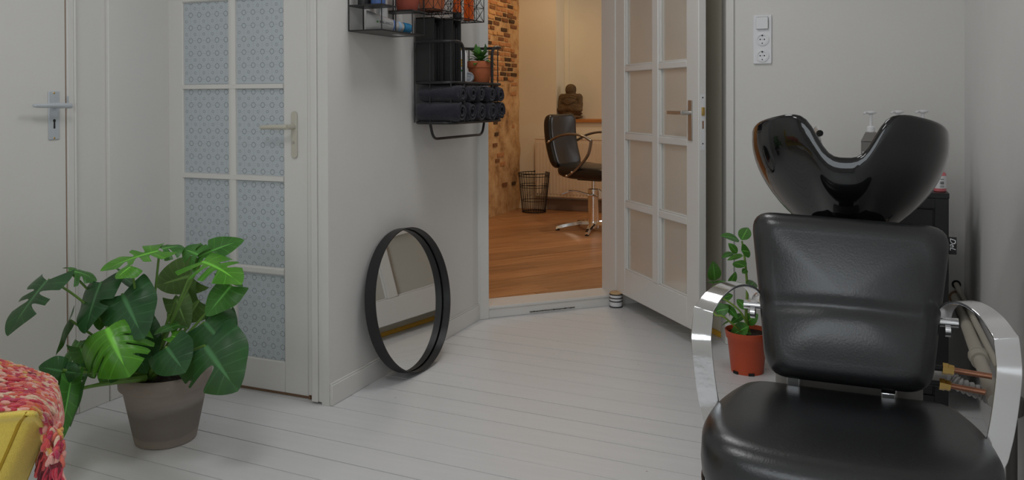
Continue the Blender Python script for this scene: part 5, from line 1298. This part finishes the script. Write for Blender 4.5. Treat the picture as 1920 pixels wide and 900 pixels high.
# far side closes the body
G2 = [[p for p in r] for r in G]
side = [[r[-1] for r in G], [r[-1]+CF*.05-CR*.035-CU*.01 for r in G], [r[-1]+CF*.12-CR*.13-CU*.04 for r in G]]
mb.grid(side); back_ = mb.build('back_cushion', M['yellowfab'], ach, angle=180, solid=.006)
seam1 = [r[len(G[0])//2] for r in G][5:]; seam2 = [r[-1] for r in G][5:]
MB().tube([p-CF*.002 for p in seam1], .0032, 7).build('piping', M['pip'], ach); MB().tube([p-CF*.001+CR*.001 for p in seam2], .0032, 7).build('piping', M['pip'], ach)
base = onz(-260, 1010); bx, by = -1.95, .62
cC = AT(-330, 860, 1.72)
ZS = .36
ax_ = Vector((CR.x, CR.y, 0)).normalized(); ay_ = Vector((CF.x, CF.y, 0)).normalized()
CM = Matrix(((ax_.x, ay_.x, 0, cC.x), (ax_.y, ay_.y, 0, cC.y), (0, 0, 1, 0), (0, 0, 0, 1)))
MB().box((-.32, -.16, .17), (.18, .36, .33), 0, CM).build('seat_base', M['yellowfab'], ach, bevel=.03, bseg=3)
MB().box((-.30, -.13, .33), (.02, .34, .44), 0, CM).build('seat_cushion', M['yellowfab'], ach, bevel=.04, bseg=3)
MB().box((-.36, .28, .17), (.10, .40, .78), 0, CM).build('backrest', M['yellowfab'], ach, bevel=.04, bseg=3)
for x, y in ((-.28, -.12), (.13, -.12), (.13, .31), (-.28, .31)):
    MB().tube([CM @ Vector((x, y, .18)), CM @ Vector((x*1.08, y*1.05, 0))], [.018, .011], 10).build('leg', M['oakledge'], ach)
# the knitted throw: rows of chunky stitches over a cloth
thr = thing('knitted_throw', 'chunky red, coral and cream knitted throw draped over the yellow armchair', 'throw', AT(50, 720, 1.7))
fr_ = [AT(-140, 776, T0-.012), AT(-40, 775, T0-.016), AT(30, 773, T0-.020), AT(56, 772, T0-.018), AT(76, 784, T0+.01), AT(92, 812, T0+.05)]
bk_ = [AT(-140, 664, 1.98), AT(-40, 668, 1.98), AT(20, 684, 1.96), AT(64, 698, 1.92), AT(102, 714, 1.86), AT(116, 770, 1.74)]
md_ = [AT(-140, 712, 1.74), AT(-40, 714, 1.74), AT(30, 722, 1.74), AT(72, 734, 1.72), AT(100, 756, 1.68), AT(112, 800, 1.62)]
NR = 21; rr = random.Random(11)
fr_s, md_s, bk_s = (smoothline(q, 9) for q in (fr_, md_, bk_))
rows = []
for i in range(NR):
    t = i/(NR-1)
    rows.append([a*(1-t)*(1-2*t)+b*4*t*(1-t)+c*t*(2*t-1) for a, b, c in zip(fr_s, md_s, bk_s)])
MB().grid([[p-CU*.006+CF*.004 for p in r] for r in rows]).build('cloth', YARN[1], thr, angle=180, solid=.006)
mb = MB()
def stitch(c, d, up_, L, r, mi):
    z = d.normalized(); x = (up_-z*up_.dot(z)).normalized(); y = z.cross(x)
    m3 = Matrix(((x.x, y.x, z.x), (x.y, y.y, z.y), (x.z, y.z, z.z)))
    mb.blob(c, r*1.0, r, L, m3, 7, 5, mi)
for i in range(NR):
    L = rows[i]; acc = 0.; nxt = 0.
    for a, b in zip(L[:-1], L[1:]):
        seg = (b-a).length; dirv = (b-a)/max(seg, 1e-9)
        while nxt < acc+seg:
            p = a+dirv*(nxt-acc); j = min(NR-1, i+1); 
            acrossv = (rows[min(i+1, NR-1)][min(5, len(L)-1)]-rows[max(i-1, 0)][min(5, len(L)-1)]).normalized()
            up_ = dirv.cross(acrossv)
            if up_.dot(CU-CF*.6) < 0: up_ = -up_
            tw = .42*(1 if i % 2 else -1)+rr.uniform(-.2, .2)
            d = dirv*math.cos(tw)+acrossv*math.sin(tw)
            w_ = [3, 3, 3, 3, 2.4, 1.6, 2, .9, .25] if i % 5 else [1.5, 2, 1.5, 4, 5, 1, 1.5, 1, .1]
            mi = rr.choices(range(9), w_)[0]
            stitch(p+up_*(.004+rr.uniform(-.002, .004)), d, up_, rr.uniform(.0100, .0150), rr.uniform(.0036, .0052), mi)
            nxt += rr.uniform(.0095, .0125)
        acc += seg
# hanging corner strand
s0 = [AT(93, 800, T0+.04), AT(100, 830, T0+.02), AT(105, 868, T0+.01)]
for k in range(70):
    u = k/69; p = s0[0].lerp(s0[1], u*2) if u < .5 else s0[1].lerp(s0[2], u*2-1)
    wv = .016*(1-.35*u)
    stitch(p+CR*rr.uniform(-wv, wv)+CF*rr.uniform(-.012, .012), -CU+CR*rr.uniform(-.7, .7)+CF*rr.uniform(-.4, .4), -CF, rr.uniform(.009, .014), rr.uniform(.0045, .006), rr.choices(range(9), [3, 4, 2, 3, 1, 2, 1, 1.2, .2])[0])
so_ = mb.build('stitches', YARN, thr, angle=180); so_['kind'] = 'stuff'
def tassel(top, bot, n, spread, mis, seed):
    r2 = random.Random(seed); mb = MB()
    for k in range(n):
        a = top+CR*r2.uniform(-.006, .006)+CF*r2.uniform(-.006, .006); b = bot+CR*r2.uniform(-spread, spread)+CF*r2.uniform(-spread, spread)+CU*r2.uniform(-.012, .012)
        m_ = a.lerp(b, .5)+CR*r2.uniform(-.008, .008)
        L = smoothline([a, m_, b], 4); mb.tube(L, [.0030]*4+[.0026]*4+[.0018], 6, mi=r2.choice(mis))
    mb.blob(top, .010, .010, .009, None, 8, 6, mis[0])
    mb.build('tassel', YARN, thr)
tassel(AT(98, 866, T0+.02), AT(92, 925, T0+.01), 26, .012, [8, 2, 8, 6], 1)
tassel(AT(108, 872, T0+.01), AT(115, 920, T0-.01), 20, .010, [8, 8, 2, 3], 2)
tassel(AT(88, 838, T0+.07), AT(75, 892, T0+.06), 24, .010, [8, 2, 8, 0], 3)
tassel(AT(84, 832, T0+.10), AT(74, 868, T0+.10), 14, .008, [6, 3, 8], 4)

# ================================================================== BACK ROOM THINGS
# radiator
yr = YBK-.095
xr0 = ony(1003, 300, yr).x; zr1, zr0_ = ony(1060, 261, yr).z, ony(1060, 371, yr).z
rd = thing('radiator', 'cream ribbed panel radiator under the oak ledge', 'radiator', (-2.0, yr, zr0_))
XR1 = -1.25
MB().box((xr0, yr, zr0_), (XR1, yr+.055, zr1)).build('panel', M['rad'], rd, bevel=.006)
mb = MB(); n = int((XR1-xr0-.05)/.0335)
for i in range(n):
    x = xr0+.03+i*.0335; mb.prism([(x-.011, yr+.001), (x-.007, yr-.007), (x+.007, yr-.007), (x+.011, yr+.001)], zr0_+.035, zr1-.035)
o = mb.build('ribs', M['rad'], rd, smooth=False); o['kind'] = 'stuff'
mb = MB()
for i in range(int((XR1-xr0-.06)/.0335)): x = xr0+.045+i*.0335; mb.box((x-.009, yr-.002, zr0_+.012), (x+.009, yr+.002, zr0_+.018))
o = mb.build('slot_highlights', mat('radiator_highlight', srgb(240, 226, 200), .3), rd, smooth=False); o['kind'] = 'stuff'  # paler enamel dashes: highlights along the bottom slots put into the colour
MB().box((xr0-.004, yr-.004, zr1-.004), (XR1, yr+.06, zr1+.006)).build('top_grille', M['rad'], rd, bevel=.002)
for x in (xr0+.15, XR1-.15): MB().box((x-.02, yr+.05, zr0_+.1), (x+.02, YBK-.001, zr1-.08)).build('bracket', M['rad'], rd)
# seated statue: one continuous surface
sx_, sy_, sz_ = -2.615, YBK+.085, .9505
stt = thing('seated_statue', 'brown weathered stone statue of a seated laughing figure on the oak ledge', 'statue', (sx_, sy_, sz_))
mt_ = bpy.data.metaballs.new('statue_meta'); mt_.resolution = .011; mt_.threshold = .35
def ell(x, y, z, rx, ry, rz, neg=False):
    e = mt_.elements.new(); e.type = 'ELLIPSOID'; e.co = (x, y, z); e.radius = 1.; k = 1.45; e.size_x, e.size_y, e.size_z = rx*k, ry*k, rz*k; e.use_negative = neg
for a in ((0, 0, .022, .130, .085, .024), (0, 0, .055, .128, .083, .020),           # plinth
          (0, -.015, .105, .120, .078, .045), (-.075, -.045, .09, .062, .045, .03), (.075, -.045, .09, .062, .045, .03),   # crossed legs
          (0, -.02, .165, .085, .075, .065), (0, .0, .215, .095, .062, .05),          # belly, chest
          (-.092, -.005, .205, .034, .04, .05), (.092, -.005, .205, .034, .04, .05), (-.104, -.02, .15, .028, .034, .05), (.104, -.02, .15, .028, .034, .05),
          (-.075, -.055, .125, .036, .026, .022), (.075, -.055, .125, .036, .026, .022),
          (0, -.005, .280, .052, .048, .034), (0, .0, .305, .056, .052, .048), (0, -.04, .296, .014, .012, .012), (-.042, 0, .295, .010, .014, .026), (.042, 0, .295, .010, .014, .026),
          (-.02, -.038, .284, .016, .012, .014), (.02, -.038, .284, .016, .012, .014), (0, -.035, .268, .022, .014, .010)): ell(*a)
mo = bpy.data.objects.new('statue_meta', mt_); COL.objects.link(mo); bpy.context.view_layer.update()
me_ = bpy.data.meshes.new_from_object(mo.evaluated_get(bpy.context.evaluated_depsgraph_get())); bpy.data.objects.remove(mo); bpy.data.metaballs.remove(mt_)
me_.name = 'figure'; me_.materials.clear(); me_.materials.append(M['statue'])
zs_ = [v.co.z for v in me_.vertices]; zmin, zmax = min(zs_), max(zs_); xs_ = [v.co.x for v in me_.vertices]; kx = .268/(max(xs_)-min(xs_)); kz = .345/(zmax-zmin)
for v in me_.vertices:
    v.co = Vector((v.co.x*kx, v.co.y*kx, (v.co.z-zmin)*kz))
for p in me_.polygons: p.use_smooth = True
fo = bpy.data.objects.new('figure', me_); COL.objects.link(fo); fo.location = (sx_, sy_, sz_); attach(fo, stt)
# folds and facial grooves
def groove(pts, r, nm, m=M['statue']): MB().tube(smoothline([Vector((sx_+a*kx, sy_+b*kx, sz_+c)) for a, b, c in pts], 5), r, 6).build(nm, m, stt)
groove([(-.085, -.070, .185), (0, -.100, .150), (.085, -.070, .185)], .004, 'robe_fold')
groove([(-.10, -.06, .225), (-.03, -.085, .235), (.05, -.083, .23), (.10, -.06, .215)], .004, 'robe_fold')
# small dark animal figurine partly behind the door
fx = ony(1153, 222, YBK+.08).x; fz = .9505
fg = thing('animal_figurine', 'small dark animal figurine on the ledge, half hidden by the open door', 'figurine', (fx, YBK+.08, fz))
mb = MB(); fy = YBK+.08
body = smoothline([(fx-.033, fy, fz+.028), (fx-.02, fy, fz+.036), (fx+.02, fy, fz+.058), (fx+.07, fy, fz+.062), (fx+.115, fy, fz+.045)], 4)
mb.tube(body, [.006, .010, .013, .016, .018, .021, .024, .026, .028, .029, .029, .028, .026, .022, .016, .010, .004], 12)
mb.build('body', mat('dark_bronze', srgb(46, 38, 34), .5, metal=.3), fg, angle=180)
for dx, dy in ((0, -.014), (.002, .014), (.085, -.014), (.09, .014)): MB().tube([(fx+dx, fy+dy, fz+.045), (fx+dx-.004, fy+dy*1.1, fz+.02), (fx+dx, fy+dy*1.1, fz)], [.011, .007, .006], 8).build('leg', fg.children[0].data.materials[0], fg)
# wire waste basket
wbx = onz(1003, 399, ZF); wb_c = Vector((wbx.x-.03, wbx.y+.055, ZF)); tb_ = (wb_c-Vector(EYE)).dot(CF)
wbk_t = thing('wire_waste_basket', 'tall black wire waste basket against the plaster wall', 'basket', wb_c)
rb_, rt_, hb2 = .112, .150, at(1003, 324, tb_).z-ZF
def ringz(r, z, n=32): return [wb_c+Vector((r*math.cos(2*pi*k/n), r*math.sin(2*pi*k/n), z)) for k in range(n)]
for z, r in ((.006, .0045), (hb2, .0042), (hb2-.03, .003), (hb2*.70, .0028), (hb2*.64, .0028), (hb2*.30, .0028)):
    MB().tube(ringz(rb_+(rt_-rb_)*z/hb2, z), r, 6, closed=True).build('hoop', M['wire'], wbk_t)
mb = MB()
for k in range(30):
    a = 2*pi*k/30; mb.tube([wb_c+Vector((rb_*math.cos(a), rb_*math.sin(a), .006)), wb_c+Vector((rt_*math.cos(a), rt_*math.sin(a), hb2))], .0023, 5)
mb.build('upright_wires', M['wire'], wbk_t)
mb = MB()
for k in range(-4, 5): 
    x = k*.024; yy = math.sqrt(max(0, rb_**2-x*x)); mb.tube([wb_c+Vector((x, -yy, .006)), wb_c+Vector((x, yy, .006))], .0022, 5)
mb.build('bottom_wires', M['wire'], wbk_t)
mb = MB().tube(smoothline([wb_c+Vector((-.05, .142, hb2+.002)), wb_c+Vector((-.02, .145, hb2+.018)), wb_c+Vector((.02, .145, hb2+.018)), wb_c+Vector((.05, .142, hb2+.002))], 4), .007, 8); mb.build('handle', M['wire'], wbk_t)

# salon chair
hub = onz(1113, 431, ZF); hub.z = ZF
sch = thing('salon_chair', 'black salon chair with curved chrome arms and a five-star chrome base', 'chair', hub)
fa = math.radians(-13); F2 = Vector((math.cos(fa), math.sin(fa), 0)); S2 = Vector((-F2.y, F2.x, 0))     # facing, and its far side
SM = Matrix(((F2.x, S2.x, 0, hub.x), (F2.y, S2.y, 0, hub.y), (0, 0, 1, hub.z), (0, 0, 0, 1)))
def sp_(x, y, z): return SM @ Vector((x, y, z))
tC = (hub-Vector(EYE)).dot(CF)
def hz(py): return at(1113, py, tC).z-ZF
# star base
for k in range(5):
    a = math.radians(205+72*k); d = Vector((math.cos(a), math.sin(a), 0)); n_ = Vector((-d.y, d.x, 0))
    L = [(0.03, .062, .030), (.12, .062, .026), (.22, .046, .021), (.30, .028, .018), (.315, .020, .016)]
    P = [[hub+d*r+n_*w_*sx2+Vector((0, 0, z+dz)) for sx2, dz in ((-1, -.012), (-.55, .010), (.55, .010), (1, -.012))] for r, z, w_ in L]
    mb = MB().grid(P, wrap=True); mb.f += [(3, 2, 1, 0), tuple(range(len(mb.v)-4, len(mb.v)))]; mb.m += [0, 0]
    lg = mb.build('base_leg', M['chrome'], sch, angle=50, fix=True)
    MB().lathe([(.017, 0), (.018, .012), (.014, .014)], 14, Matrix.Translation(hub+d*.30)).build('foot', M['ringblack'], lg)
MB().lathe([(.050, .02), (.052, .05), (.048, .075), (.038, .078)], 24, Matrix.Translation(hub)).build('hub', M['chrome'], sch)
zc = hz(354)
MB().lathe([(.047, .07), (.047, zc), (.040, zc+.004)], 26, Matrix.Translation(hub)).build('column', M['chrome'], sch)
MB().lathe([(.016, zc), (.016, hz(328)), (.024, hz(328)), (.024, hz(326))], 16, Matrix.Translation(hub)).build('piston', M['chrome'], sch)
pbx = MB().prism([(.02, zc-.085), (.075, zc-.085), (.075, zc-.025), (.05, zc), (.02, zc)], -.02, .02, 0, Matrix(((CR.x, -CF.x, 0, hub.x), (CR.y, -CF.y, 0, hub.y), (0, 0, 1, 0), (0, 0, 0, 1))) @ Matrix(((1, 0, 0, 0), (0, 0, 1, 0), (0, 1, 0, ZF), (0, 0, 0, 1))))
pbx.build('pump_box', M['chrome'], sch, bevel=.006)
lv0 = at(1121, 369, tC-.05); L = smoothline([lv0, at(1100, 364, tC-.07), at(1075, 358, tC-.07), at(1054, 364, tC-.07)], 5)
MB().tube(L, [.008]*6+[.0075]*5+[.009]*5, 10).build('pump_lever', M['chrome'], sch)
# seat and back
so2 = rounded([(-.25, -.24, 0), (.27, -.25, 0), (.27, .25, 0), (-.25, .24, 0)], .09, 7, closed=True); so2 = resamp([(p.x, p.y) for p in so2], 56)
zt2 = hz(309)
def sdef(v): v = v.copy(); v.z -= .25*max(0, v.x-.10)**2+.0; v.z += .02*max(0, -v.x-.1)/.15; return v
cushion(so2, .100, .042, .012, -.0, 4, SM @ Matrix.Translation((.015, 0, zt2-.055)), sdef).build('seat', M['leather2'], sch, angle=180, fix=True)
MB().box((-.10, -.10, zt2-.125), (.12, .10, zt2-.10), 0, SM).build('seat_plate', M['dark_plastic'], sch, bevel=.005)
bo2 = rounded([(-.205, 0, 0), (.205, 0, 0), (.215, .455, 0), (-.215, .455, 0)], .07, 7, closed=True); bo2 = resamp([(p.x, p.y) for p in bo2], 56)
def bdef2(v): v = v.copy(); v.z += .55*(v.y-.22)**2-.01-.5*v.x*v.x*0; v.y *= 1; v.z += .55*v.x*v.x; return v
BM2 = SM @ Matrix.Translation((-.285, 0, zt2-.035)) @ Matrix(((0, 0, 1, 0), (1, 0, 0, 0), (0, 1, 0, 0), (0, 0, 0, 1))) @ Matrix.Rotation(math.radians(-10), 4, 'X')
cushion(bo2, .085, .036, .010, .0, 4, BM2, bdef2, (0, .25)).build('backrest', M['leather2'], sch, angle=180, fix=True)
MB().box((-.33, -.04, zt2-.10), (-.05, .04, zt2-.085), 0, SM).build('back_support', M['chrome'], sch, bevel=.004)
for sgy in (-1, 1):
    y = sgy*.245
    Lp = smoothline([(-.30, y*.93, zt2+.185), (-.20, y, zt2+.238), (-.08, y*1.03, zt2+.262), (.04, y*1.03, zt2+.252), (.125, y*1.02, zt2+.212)], 6)
    Lq = smoothline([(.125, y*1.02, zt2+.212), (.10, y*1.02, zt2+.11), (.03, y*1.01, zt2+.02), (-.05, y, zt2-.05), (-.12, y*.97, zt2-.085)], 6)
    mb = MB()
    for L in (Lp, Lq):
        P = []
        for i, p in enumerate(L):
            T = (L[min(i+1, len(L)-1)]-L[max(i-1, 0)]).normalized(); Wd = Vector((0, 1, 0)); Nn = T.cross(Wd).normalized(); e = i/(len(L)-1)
            h_ = .0105
            P.append([SM @ (p+Wd*(.018*math.cos(q))+Nn*(h_*math.sin(q))) for q in [2*pi*k/10 for k in range(10)]])
        mb.grid(P, wrap=True); b_ = len(mb.v); mb.f += [tuple(range(b_-10, b_))]; mb.m += [0]
        mb.f += [tuple(range(b_-10*len(P), b_-10*len(P)+10))[::-1]]; mb.m += [0]
    ar = mb.build('armrest', mat('dark_satin_steel', (.30, .28, .26, 1), .28, metal=.9), sch, angle=60, fix=True)
    for q in ((-.27, .20), (-.10, -.075), (-.05, -.045)):
        MB().blob(sp_(q[0], y*1.0+sgy*.020, zt2+q[1]), .009, .005, .009, None, 8, 6).build('bolt', M['chrome'], ar)
